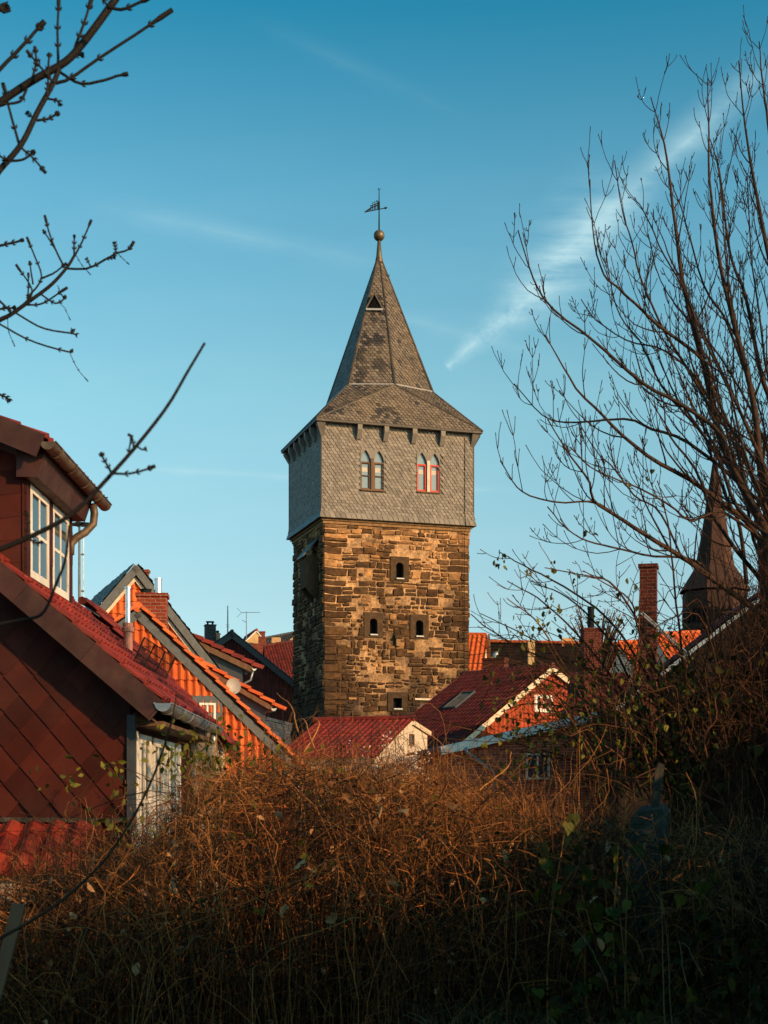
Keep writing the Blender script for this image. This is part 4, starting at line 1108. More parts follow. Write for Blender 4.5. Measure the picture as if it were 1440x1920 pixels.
    antenna('tv_antenna', 'thin mast with long horizontal aerial between gable and tower', U(462, 1200, 104), (1200 - 1146) / F * 104, [((1200 - 1148.5) / F * 104, (1, -.1, 0), -.35, 1.0, 9, .34), ((1200 - 1167) / F * 104, (-.8, -.3, .4), 0, .35, 7, .12)], r=.03)
    # far roofs
    A = U(481, 1183, 122); r4 = V3((-.25, .97, 0)).normalized(); t4 = V3((r4.y, -r4.x, 0))
    o4, _, _ = gable_house('gabled_house', 'far house with small ochre rendered gable and pale bargeboards', A, r4, 6, foot(A, t4, 463, 1200), foot(A, t4, 489, 1193), -5, wall='render_ochre', roof='tile_red', verge='paint_white', wall_tiles=False, ov=.1, vb=.1, seed=19)
    c = U(492, 1200, 124); chimney(o4, c, .42, .45, U(0, 1186, 124).z, c.z - 4, 'brick', cap=True); c = U(491.5, 1200, 121); chimney(o4, c, .6, .4, U(0, 1194, 121).z, c.z - 4, 'brick', cap=False)
    c = U(478.5, 1210, 118); chimney(o4, c, .55, .4, U(0, 1207, 118).z, c.z - 4, 'brick', cap=False)
    o5, _ = ridge_house('gabled_house', 'far house with grey tiled roof and pale brick chimney', U(484, 1200, 130), U(556, 1186, 131), 3.2, 3.2, -5, 'tile_black', 'brick_yellow', seed=21)
    c = U(518, 1204, 122); chimney(o5, c, .72, .6, U(0, 1196, 122).z, c.z - 3, 'brick_yellow', cap=False)
    w = MB(); w.poly([U(530, 1212, 118), U(556, 1205, 118), U(556, 1188, 118)]); w.build('gable_wall', MT['brick_yellow'], o5)
    ridge_house('gabled_house', 'far house with plain dark red roof touching the tower', U(494, 1212, 115), U(640, 1190, 116.5), 5.5, 3.6, -5, 'tile_dark', 'render_cream', seed=23)
    ridge_house('slate_shed', 'low slate-roofed outbuilding at the foot of the tower', U(500, 1350, 77.4), U(548, 1362, 77.2), 2.0, 2.2, -5, 'slate_trim', 'slate_trim', tw=.35, th=.25, kind='slate', seed=24, cat='shed')
    # masts by the dormer
    bz = U(149, 1142, 22)
    a = antenna('tv_antenna', 'tall antenna mast with aerials beside the brown dormer', bz, (1142 - 925) / F * 22, [((1142 - 930) / F * 22, (.95, .3, 0), 0.0, .42, 3, .25), ((1142 - 985) / F * 22, (.3, -.6, 0), -.1, .28, 8, .18)], r=.02)
    m2 = MB(); m2.tube([bz + V3((.05, .05, 0)), bz + V3((.05, .05, (1142 - 1000) / F * 22))], .008, 5)
    for f in (.25, .75): m2.box(bz + V3((.02, .03, f * 1.1)), (.08, .05, .02))
    m2.build('cable_conduit', MT['zinc'], a)


build_left_houses()


# ================================================================== houses on the right
def build_right_houses():
    # small house below the tower
    A = U(770, 1352, 52); r = V3((-.95, .31, 0)).normalized(); t = V3((r.y, -r.x, 0))
    o, t, n = gable_house('small_house', 'small cream gabled house with red roof at the foot of the tower', A, r, 3.4, foot(A, t, 702, 1420), foot(A, t, 801, 1372), -5, wall='render_cream', roof='tile_red', verge='wood_pale', wall_tiles=False, ov=.12, vb=.16, seed=31, roof_amp=.05)
    s = foot(A, t, 767, 1398); p = A + t * s[0]; p.z = A.z - s[1]; window(o, p + n * .004, t, n, .5, .42, 1, 1, .05, .03, 'wood_dark', 'glass')
    # big red house with tile-hung gable
    A = U(1028, 1252, 62); r = V3((-.62, .78, 0)).normalized(); t = V3((r.y, -r.x, 0)); lf = foot(A, t, 848, 1402)
    o, t, n = gable_house('tile_hung_house', 'dark red roofed house with orange tile-hung gable, skylight and white window', A, r, 5.2, lf, foot(A, t, 1090, 1300), -5, wall='tile_rust', roof='tile_dark', verge='wood_pale', tw=.24, th=.37, ov=.3, vb=.22, seed=33, amp=.09, roof_amp=.11, rw=.25)
    s = foot(A, t, 1001, 1332); p = A + t * s[0]; p.z = A.z - s[1]; window(o, p + n * .06, t, n, 1.0, .62, 2, 1, .09, .07, 'paint_white', 'glass', outer=.04)
    sd = (-t * lf[0] * -1 - ZUP * lf[1]); sd = (t * lf[0] - ZUP * lf[1]).normalized(); nn = sd.cross(r); nn = nn if nn.z > 0 else -nn
    sk = MB(); q = A + sd * 2.0 + r * 2.6 + nn * .12
    sk.obox(q, r * .85, sd * .07, nn * .12); sk.obox(q + sd * 1.3, r * .85, sd * .07, nn * .12); sk.obox(q + sd * .07, r * .07, sd * 1.23, nn * .12); sk.obox(q + sd * .07 + r * .78, r * .07, sd * 1.23, nn * .12)
    so_ = sk.build('skylight', MT['slate_trim'], o); g = MB(); g.poly([q + nn * .08 + r * .07 + sd * .07, q + nn * .08 + r * .78 + sd * .07, q + nn * .08 + r * .78 + sd * 1.3, q + nn * .08 + r * .07 + sd * 1.3]); g.build('pane', MT['glass'], so_)
    c = U(929, 1255, 66); chimney(o, c, 1.02, .6, U(0, 1238, 66).z, c.z - 1.5, 'brick_shaded', rot=-.4, pots=((0, 0, .13, .28, 'zinc'),))
    # brick annex with sloping white verge
    an = thing('brick_annex', (3.2, 47.5, -5), 'low brick annex with pale sloping roof edge behind the shrubs', 'building', 'old town houses')
    Pa, Pb = U(846, 1404, 46), U(1290, 1306, 47.5); d = (Pb - Pa).normalized(); fw = V3((d.y, -d.x, 0)).normalized(); fw = fw if fw.y < 0 else -fw
    D = lambda p: V3((p.x, p.y, -5)); w = MB(); w.poly([D(Pa), D(Pb), Pb, Pa]); w.poly([D(Pb), D(Pb - fw * 5), Pb - fw * 5, Pb]); w.poly([D(Pa - fw * 5), D(Pa), Pa, Pa - fw * 5]); w.build('wall', MT['brick_red'], an)
    rf = MB(); rf.prism([Pa - d * .4 + fw * .25, Pb + fw * .25, Pb + fw * .25 + ZUP * .09, Pa - d * .4 + fw * .25 + ZUP * .09], -fw * 5.2); rf.build('roof', MT['tile_dark'], an)
    vg = MB(); q = Pa - d * .4 + fw * .26; vg.prism([q - ZUP * .12, Pb + fw * .26 - ZUP * .12, Pb + fw * .26 + ZUP * .11, q + ZUP * .11], fw * .04); vg.prism([q + ZUP * .115, Pb + fw * .26 + ZUP * .115, Pb - fw * .1 + ZUP * .13, q - fw * .36 + ZUP * .13], ZUP * .02); vg.build('verge_board', MT['paint_white'], an)
    def onw(px, py, off=.0):
        k = (px - HX) / F; s = (k * Pa.y - Pa.x) / (d.x - k * d.y); p = Pa + d * s; return V3((p.x, p.y, EZ + (HY - py) / F * p.y)) + fw * off
    dh = V3((d.x, d.y, 0)).normalized()
    a, b = onw(1160, 1482, .01), onw(1238, 1482, .01); window(an, a, dh, fw, (b - a).length, onw(1160, 1408).z - a.z, 2, 2, .07, .05, 'wood_pale', 'glass')
    a, b = onw(985, 1462, .01), onw(1030, 1462, .01); window(an, a, dh, fw, (b - a).length, onw(985, 1412).z - a.z, 2, 1, .07, .05, 'wood_pale', 'glass')
    dp = MB(); dp.tube([onw(868, 1402, .3), onw(872, 1412, .3), onw(920, 1444, .12), onw(926, 1452, .08), onw(926, 1540, .08)], .06, 8); dp.build('downpipe', MT['zinc'], an, smooth=True)
    # house with the tall chimney behind the tree
    A = U(1425, 1122, 40); r = V3((.05, 1, 0)).normalized(); t = V3((r.y, -r.x, 0))
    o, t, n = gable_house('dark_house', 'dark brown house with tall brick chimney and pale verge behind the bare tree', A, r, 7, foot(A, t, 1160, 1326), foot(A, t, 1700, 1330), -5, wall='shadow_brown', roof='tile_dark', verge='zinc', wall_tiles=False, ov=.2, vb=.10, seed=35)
    c = U(1216, 1200, 36); chimney(o, c, .40, .44, U(0, 1066, 36).z, U(0, 1420, 36).z, 'brick_shaded', rot=-.25)
    cc = MB(); zz = U(0, 1153, 36).z
    for s in (1,): cc.obox((c.x - .23, c.y - .26, zz), (.46, 0, 0), (0, .03, 0), (0, 0, .035))
    cc.build('chimney_band', MT['iron'], o)
    la = MB(); p0, p1 = U(1201, 1150, 35.6), U(1292, 1232, 35.6)
    la.tube([p0, p1], .022, 6); la.tube([p0 + V3((.05, .1, .05)), p1 + V3((.05, .1, .05))], .022, 6); la.build('roof_ladder', MT['zinc'], o)
    w0 = U(1108, 1200, 54); ch = thing('chimney_house', (w0.x, 56, -5), 'narrow roof with stout brick chimney and steel pipe behind the twigs', 'house', 'old town houses')
    chimney(ch, w0, .66, .6, U(0, 1183, 54).z, -5, 'brick_shaded', rot=.1, pots=((0, 0, .12, (1183 - 1143) / F * 54, 'iron'),))
    rm, rc = panel([U(1060, 1325, 53), U(1185, 1325, 53), U(1175, 1262, 56), U(1070, 1262, 56)], (0, -1, 1), .22, .35, 'pan', seed=3); rm.build('roof', MT['tile_dark'], ch, clip=rc)
    bw = MB(); a, b = U(1066, 1323, 53.1), U(1178, 1323, 53.1); bw.prism([(a.x, a.y, -5), (b.x, b.y, -5), (b.x, b.y, b.z - .03), (a.x, a.y, a.z - .03)], (0, 3, 0)); bw.build('wall', MT['brick_shaded'], ch)
    # roofs along the horizon
    o6, _ = ridge_house('gabled_house', 'house with bright orange pantile roof just right of the tower', U(760, 1188, 98.5), U(914, 1191, 97.5), 4.2, 3.6, -5, 'tile_orange', 'render_cream', tw=.32, th=.4, seed=41, amp=.08)
    vb = MB(); a = U(914, 1191, 97.5) + V3((.03, 0, .08)); b = a + V3((0, -3.65, -4.2)); vb.prism([a, b, b - ZUP * .25, a - ZUP * .25], (.12, .0, 0)); vb.build('verge_board', MT['wood_dark'], o6)
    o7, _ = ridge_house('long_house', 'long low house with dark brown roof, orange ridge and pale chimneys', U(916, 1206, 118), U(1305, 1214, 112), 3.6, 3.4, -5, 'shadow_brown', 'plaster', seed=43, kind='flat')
    rd = MB(); a, b = U(916, 1205, 118), U(1305, 1213, 112); k = 0; L = (b - a).length; dd = (b - a).normalized(); R = random.Random(5)
    while k < L: rd.tube([a + dd * k + ZUP * .1, a + dd * (k + .4) + ZUP * .1], [.17, .14], 7, R.random()); k += .36
    rd.build('orange_ridge', MT['tile_orange'], o7)
    c = U(996, 1230, 112); chimney(o7, c, .5, .7, U(0, 1201, 112).z, c.z - 2, 'render_ochre', cap=False)
    c = U(1064, 1205, 116); chimney(o7, c, .95, .7, U(0, 1197, 116).z, c.z - 2, 'brick_yellow', cap=False)
    ridge_house('gabled_house', 'far house with sunlit orange roof beside the tall chimney', U(1225, 1190, 86), U(1312, 1186, 86.8), 4.0, 4.4, -5, 'tile_orange', 'render_cream', tw=.3, th=.4, seed=45, amp=.08)
    ridge_house('gabled_house', 'far house with small bright orange roof left of the tall chimney', U(1160, 1205, 100), U(1212, 1203, 100.6), 3.0, 3.4, -5, 'tile_orange', 'render_cream', tw=.3, th=.4, seed=46, amp=.08)
    # church with slender spire
    Yc = 190; cx = U(1340, 1200, Yc); ch = thing('church_tower', (cx.x, Yc, -5), 'distant sandstone church tower with slender pointed spire behind the branches', 'church')
    hh = lambda py: EZ + (HY - py) / F * Yc; w_ = lambda p: p / F * Yc
    C0 = V3((cx.x, Yc, 0)); rt = .35
    def ring(r_, z_, c=C0): return [c + V3((r_ * math.cos(rt + k * math.pi / 4), r_ * math.sin(rt + k * math.pi / 4), z_)) for k in range(8)]
    def frust(mb, r0, z0, r1, z1):
        a, b = ring(r0, z0), ring(r1, z1)
        for k in range(8): j = (k + 1) % 8; mb.poly([a[k], a[j], b[j], b[k]], random.random())
    m = MB(); frust(m, w_(61), -5, w_(61), hh(1112)); m.build('wall', MT['church'], ch)
    cm = MB(); frust(cm, w_(66), hh(1184), w_(66), hh(1178)); frust(cm, w_(66), hh(1178), w_(61), hh(1176)); cm.build('cornice', MT['church'], ch)
    s = MB(); frust(s, w_(68), hh(1110), w_(37), hh(1062)); frust(s, w_(37), hh(1062), w_(25), hh(1000)); frust(s, w_(25), hh(1000), w_(.8), hh(846)); s.build('spire', MT['church'], ch)
    rd = MB(); b_ = C0 + ZUP * hh(842); rd.tube([b_ - ZUP * .3, b_ + ZUP * 2.4], .08, 6); rd.lathe(b_ + ZUP * 2.3, [(0, .05), (.2, .3), (.45, .36), (.7, .3), (.9, .05)], 12); rd.build('finial', MT['copper'], ch)
    for k in range(8):
        a, b = ring(w_(61.5), 0)[k], ring(w_(61.5), 0)[(k + 1) % 8]; md = (a + b) / 2; dr = (b - a).normalized(); nr = V3((md.x - C0.x, md.y - C0.y, 0)).normalized()
        if nr.y > .5: continue
        g = MB(); z0 = hh(1172)
        for s_ in (-1.15, -.4, .4, 1.15):
            g.poly([md + nr * .05 + dr * (s_ + x) + ZUP * (z0 + y) for x, y in ((-.24, 0), (.24, 0), (.24, 1.5), (0, 2.0), (-.24, 1.5))])
        g.build('belfry_window', MT['dark_void'], ch)


build_right_houses()


# ================================================================== vegetation
class Tubes:
    """collects many smooth polylines and turns them into one mesh of tapering tubes"""
    def __init__(self): self.g = {}

    def add(self, P, R, tint=None, sides=3):
        P = np.asarray(P, dtype=np.float64); R = np.asarray(R, dtype=np.float64)
        if P.ndim == 2: P = P[None]; R = R[None]
        n, K = P.shape[:2]
        if tint is None: tint = np.random.default_rng(n + K).random(n)
        self.g.setdefault((K, sides), []).append((P, R, np.broadcast_to(np.asarray(tint, dtype=np.float64), (n,))))

    def build(self, name, mats, parent=None, smooth=True):
        Vs, Fs, Ts = [], [], []; off = 0
        for (K, S), L in self.g.items():
            P = np.concatenate([a for a, b, c in L]); R = np.concatenate([b for a, b, c in L]); T_ = np.concatenate([c for a, b, c in L])
            n = len(P); t = np.gradient(P, axis=1); t /= np.linalg.norm(t, axis=2, keepdims=True) + 1e-9
            ref = np.array((.31, .77, .557)); a = np.cross(t, ref); a /= np.linalg.norm(a, axis=2, keepdims=True) + 1e-6; b = np.cross(t, a)
            ang = np.arange(S) * 2 * np.pi / S
            V = P[:, :, None, :] + R[:, :, None, None] * (a[:, :, None, :] * np.cos(ang)[None, None, :, None] + b[:, :, None, :] * np.sin(ang)[None, None, :, None])
            idx = np.arange(n * K * S).reshape(n, K, S) + off
            i0, i1 = idx[:, :-1], idx[:, 1:]
            f = np.stack([i0, np.roll(i0, -1, 2), np.roll(i1, -1, 2), i1], axis=-1).reshape(-1, 4)
            Vs.append(V.reshape(-1, 3)); Fs.append(f); Ts.append(np.repeat(T_, (K - 1) * S)); off += n * K * S
        return npmesh(name, np.concatenate(Vs), np.concatenate(Fs), mats, parent, np.concatenate(Ts), smooth)


def spline(pts, K):
    """Catmull-Rom through pts, resampled to K points"""
    P = np.asarray(pts, dtype=np.float64); n = len(P)
    if n == 2: s = np.linspace(0, 1, K)[:, None]; return P[0] * (1 - s) + P[1] * s
    Q = np.vstack([2 * P[0] - P[1], P, 2 * P[-1] - P[-2]])
    u = np.linspace(0, n - 1 - 1e-9, K); i = u.astype(int); f = (u - i)[:, None]
    a, b, c, d = Q[i], Q[i + 1], Q[i + 2], Q[i + 3]
    return .5 * (2 * b + (c - a) * f + (2 * a - 5 * b + 4 * c - d) * f ** 2 + (3 * b - a - 3 * c + d) * f ** 3)


def scatter(name, tv, tf, pos, Rm, sc, mats, parent=None, tint=None, kind=None):
    """many copies of one small leaf in a single mesh (leaves are surface pattern of their plant)"""
    tv = np.asarray(tv, dtype=np.float64); n = len(pos); m = len(tv)
    V = np.einsum('nij,mj->nmi', Rm, tv) * np.asarray(sc)[:, None, None] + pos[:, None, :]
    Fc = (np.asarray(tf)[None] + (np.arange(n) * m)[:, None, None]).reshape(-1, len(tf[0]))
    if tint is None: tint = np.random.default_rng(n).random(n)
    return npmesh(name, V.reshape(-1, 3), Fc, mats, parent, np.repeat(tint, len(tf)))


def rand_rot(rng, n, down=0.0):
    """random orientations; x axis (the leaf's length) is drawn towards the ground by `down`"""
    x = rng.normal(size=(n, 3)); x[:, 2] -= down * 2; x /= np.linalg.norm(x, axis=1, keepdims=True)
    r = rng.normal(size=(n, 3)); z = np.cross(x, r); z /= np.linalg.norm(z, axis=1, keepdims=True); y = np.cross(z, x)
    return np.stack([x, y, z], axis=2)


LEAF_V = [(0, 0, 0), (.25, .22, .06), (.55, .27, .08), (1, 0, -.05), (.55, -.27, .08), (.25, -.22, .06), (.5, 0, 0)]
LEAF_F = [(0, 6, 1), (1, 6, 2), (2, 6, 3), (3, 6, 4), (4, 6, 5), (5, 6, 0)]
CURL_V = [(0, 0, 0), (.22, .25, .16), (.5, .34, .30), (.8, .16, .34), (1.05, -.05, .2), (.7, -.28, .26), (.45, -.2, .1), (.2, -.3, .18), (.5, 0, .02)]
CURL_F = [(0, 8, 1), (1, 8, 2), (2, 8, 3), (3, 8, 4), (4, 8, 5), (5, 8, 6), (6, 8, 7), (7, 8, 0)]
HEART_V = [(0, 0, 0), (-.12, .22, .02), (-.02, .42, .07), (.25, .52, .12), (.50, .40, .10), (.62, .34, .14), (.82, .14, .04), (1.05, 0, -.10), (.82, -.16, .06), (.64, -.36, .10), (.48, -.42, .15), (.22, -.50, .06), (-.04, -.40, .10), (-.12, -.2, .03), (.42, 0, -.02)]
HEART_F = [(i, 14, (i + 1) % 14) for i in range(14)]

RG = np.random.default_rng(77)


def grow(tb, P, R, level, rng, spacing, length, ang=(38, 58), up=.45, rmin=.0035, start=.12, maxlevel=3, pair=True, K=7, ratio=.55, spur=True, lean=None):
    """opposite pairs of side shoots along P, curving upwards, recursively"""
    seg = np.linalg.norm(np.diff(P, axis=0), axis=1); cum = np.concatenate([[0], np.cumsum(seg)]); L = cum[-1]
    d = L * start + spacing[level] * rng.random(); phase = rng.random() * 6.28
    while d < L * .985:
        i = min(np.searchsorted(cum, d) - 1, len(seg) - 1); i = max(i, 0); f = (d - cum[i]) / (seg[i] + 1e-9)
        p = P[i] * (1 - f) + P[i + 1] * f; t = (P[i + 1] - P[i]) / (seg[i] + 1e-9); r = R[i] * (1 - f) + R[i + 1] * f
        a = np.cross(t, (.13, .2, .97)); a /= np.linalg.norm(a) + 1e-9; b = np.cross(t, a)
        for sgn in ((1, -1) if pair else (rng.choice((1, -1)),)):
            if rng.random() < .22: continue
            w = a * math.cos(phase) * sgn + b * math.sin(phase) * sgn
            an = math.radians(rng.uniform(*ang)); dr = t * math.cos(an) + w * math.sin(an)
            l_ = length[level] * rng.uniform(.35, 1.0) * (1.0 - .55 * d / L)
            if rng.random() < .2: l_ *= .3
            pts = [p]; dv = dr.copy()
            for k in range(K - 1):
                dv = dv + np.array((0, 0, up * 1.6 / K)) + rng.normal(size=3) * .085
                if lean is not None: dv = dv + lean / K
                dv /= np.linalg.norm(dv); pts.append(pts[-1] + dv * l_ / (K - 1))
            q = np.array(pts); r0 = max(rmin * 1.25, min(r * ratio, .011 * l_ + rmin)); rr = np.linspace(r0, rmin * .85, K); rr[-1] = rmin * 1.25
            tb.add(q, rr, [rng.random()])
            if level + 1 < maxlevel: grow(tb, q, rr, level + 1, rng, spacing, length, ang, up, rmin, .25, maxlevel, pair, max(4, K - 2), ratio, spur, lean)
            elif spur:
                for fpos in (.35, .6, .85):
                    if l_ < .25: break
                    j = int(fpos * (K - 1)); c = q[j]
                    for s2 in (1, -1):
                        v = np.cross(q[min(j + 1, K - 1)] - q[j - 1], rng.normal(size=3)); v /= np.linalg.norm(v) + 1e-9
                        e = rng.uniform(.03, .09); v2 = v * s2 * .7 + np.array((0, 0, .4)); tb.add(np.array([c, c + v2 * e * .6, c + v2 * e + np.array((0, 0, .015))]), np.array([rmin, rmin * .8, rmin * 1.1]), [rng.random()])
        phase += 1.57 + rng.normal() * .25; d += spacing[level] * rng.uniform(.7, 1.35)


def trace(pix, Y, K, dy=0.0, seed=0, wob=.0):
    rng = np.random.default_rng(seed); n = len(pix)
    pts = [tuple(U(x, y, Y + dy * i / max(1, n - 1))) for i, (x, y) in enumerate(pix)]
    P = spline(pts, K)
    if wob: P = P + np.stack([np.convolve(rng.normal(size=K + 4), np.ones(5) / 5, 'valid') for _ in range(3)], 1) * wob * np.array((1, 2, 1))
    return P


def build_bare_tree():
    rng = np.random.default_rng(5)
    base = (4.05, 14.2, ground_z(4.05, 14.2))
    root = thing('bare_tree', base, 'tall leafless tree with many upswept limbs at the right edge', 'tree')
    Y = 14.0
    tk = Tubes(); tw = Tubes()
    tp = spline([base, (3.98, 14.15, -1.5), (3.86, 14.1, 1.2), (3.75, 14.05, 2.9), (3.66, 14.0, 4.1)], 16); tk.add(tp, np.linspace(.17, .105, 16), [.5], 10)
    limbs = [
        ([(1440, 1010), (1432, 990), (1402, 930), (1369, 862), (1350, 810), (1339, 750), (1320, 675), (1297, 604), (1279, 529), (1269, 454), (1260, 379), (1249, 285), (1236, 229), (1221, 180)], .088, .6, 30),
        ([(1462, 1020), (1440, 960), (1425, 877), (1414, 770), (1399, 694), (1372, 590), (1352, 500), (1340, 420), (1330, 330), (1331, 235), (1328, 147)], .075, -.5, 26),
        ([(1470, 1000), (1462, 900), (1452, 780), (1425, 690), (1399, 560), (1368, 470), (1350, 330), (1331, 260)], .065, .8, 24),
        ([(1480, 960), (1478, 800), (1470, 620), (1440, 470), (1414, 340), (1396, 230), (1384, 115)], .07, .4, 24),
        ([(1490, 900), (1495, 700), (1480, 450), (1450, 300), (1440, 230), (1430, 150), (1424, 78)], .06, 1.0, 22),
        ([(1465, 1045), (1440, 1035), (1399, 979), (1361, 949), (1294, 900), (1226, 862), (1170, 817), (1125, 772), (1080, 727), (1050, 675), (1024, 626)], .060, -1.0, 26),
        ([(1420, 960), (1387, 911), (1331, 862), (1275, 821), (1219, 802), (1174, 784), (1095, 790), (1042, 789), (1012, 772), (965, 720)], .045, .9, 24),
        ([(1369, 862), (1350, 810), (1275, 757), (1219, 727), (1162, 682), (1125, 649), (1087, 617), (1031, 570), (1001, 521), (990, 487), (973, 431)], .046, -1.2, 26),
        ([(1339, 740), (1320, 675), (1237, 615), (1192, 574), (1155, 540), (1129, 510), (1112, 435), (1106, 337)], .042, -.5, 24),
        ([(1470, 1180), (1384, 1121), (1316, 1069), (1275, 1042), (1200, 997), (1155, 967), (1114, 941), (1102, 900), (1065, 851), (1027, 787)], .058, -1.4, 26),
        ([(1200, 997), (1155, 967), (1114, 941), (1050, 941), (990, 925), (962, 900), (940, 862)], .026, -1.4, 18),
        ([(1340, 1085), (1297, 1050), (1219, 1042), (1155, 1027), (1106, 1016), (1065, 994), (1027, 952)], .030, -1.6, 20),
        ([(1460, 1030), (1440, 1024), (1365, 967), (1331, 964), (1294, 975), (1256, 945), (1200, 915), (1162, 900), (1110, 880), (1070, 840)], .034, -1.8, 22),
        ([(1350, 810), (1310, 730), (1262, 650), (1230, 590), (1200, 520), (1185, 450), (1165, 395), (1150, 300)], .034, .7, 22),
        ([(1399, 694), (1360, 600), (1320, 540), (1290, 440), (1275, 380), (1255, 330)], .03, .9, 18),
        ([(1414, 770), (1390, 660), (1370, 560), (1356, 440), (1345, 300)], .03, .3, 18),
        ([(1425, 877), (1360, 790), (1300, 700), (1240, 655), (1180, 640), (1120, 600), (1090, 560)], .03, 1.2, 20),
        ([(1440, 960), (1370, 880), (1290, 780), (1240, 720), (1200, 640), (1165, 600), (1145, 540), (1135, 470)], .032, 1.4, 20),
        ([(1462, 900), (1420, 800), (1380, 720), (1330, 640), (1290, 600), (1240, 530), (1215, 440)], .03, 1.6, 20),
        ([(1275, 1042), (1235, 960), (1190, 930), (1150, 880), (1120, 850), (1090, 800)], .022, -1.1, 18),
        ([(1320, 675), (1290, 560), (1240, 470), (1210, 400), (1190, 370)], .022, .4, 16),
        ([(1490, 860), (1440, 700), (1420, 560), (1405, 450), (1400, 330)], .03, 1.2, 18),
    ]
    for i, (px, r0, dy, K) in enumerate(limbs):
        P = trace(px, Y + .12 * (i % 3), K, dy, i, .012)
        r0 *= .60 if r0 > .055 else .50; R = np.linspace(1, 0, K) ** 1.15 * (r0 - .005) + .005; R[-1] = .006
        (tk if r0 > .055 else tw).add(P, R, [rng.random()], 7 if r0 > .055 else 5)
        n_sp = (.30 if r0 > .04 else .25, .26, .12)
        grow(tw, P, R, 0, rng, n_sp, (1.30, .40, .2), (26, 50), .95, .0036, .22, 3 if i % 3 == 0 else 2, True, 8)
    # the dense inner crown out towards the edge of the picture
    for i in range(22):
        x0 = rng.uniform(1390, 1560); y0 = rng.uniform(900, 1150)
        px = [(x0, y0)]; dx = rng.uniform(-16, 3); 
        for k in range(5): px.append((px[-1][0] + dx * (4.2 - .5 * k) + rng.normal() * 9, px[-1][1] - rng.uniform(60, 105)))
        P = trace(px, 14 + rng.uniform(-.5, 2.2), 16, rng.uniform(-1, 1), i, .012); R = np.linspace(.024, .005, 16)
        tw.add(P, R, [rng.random()], 4); grow(tw, P, R, 0, rng, (.26, .18, .14), (1.1, .45, .2), (28, 52), .65, .0038, .1, 2, True, 7)
    tk.build('trunk', MT['bark'], root); tw.build('crown', MT['bark'], root)


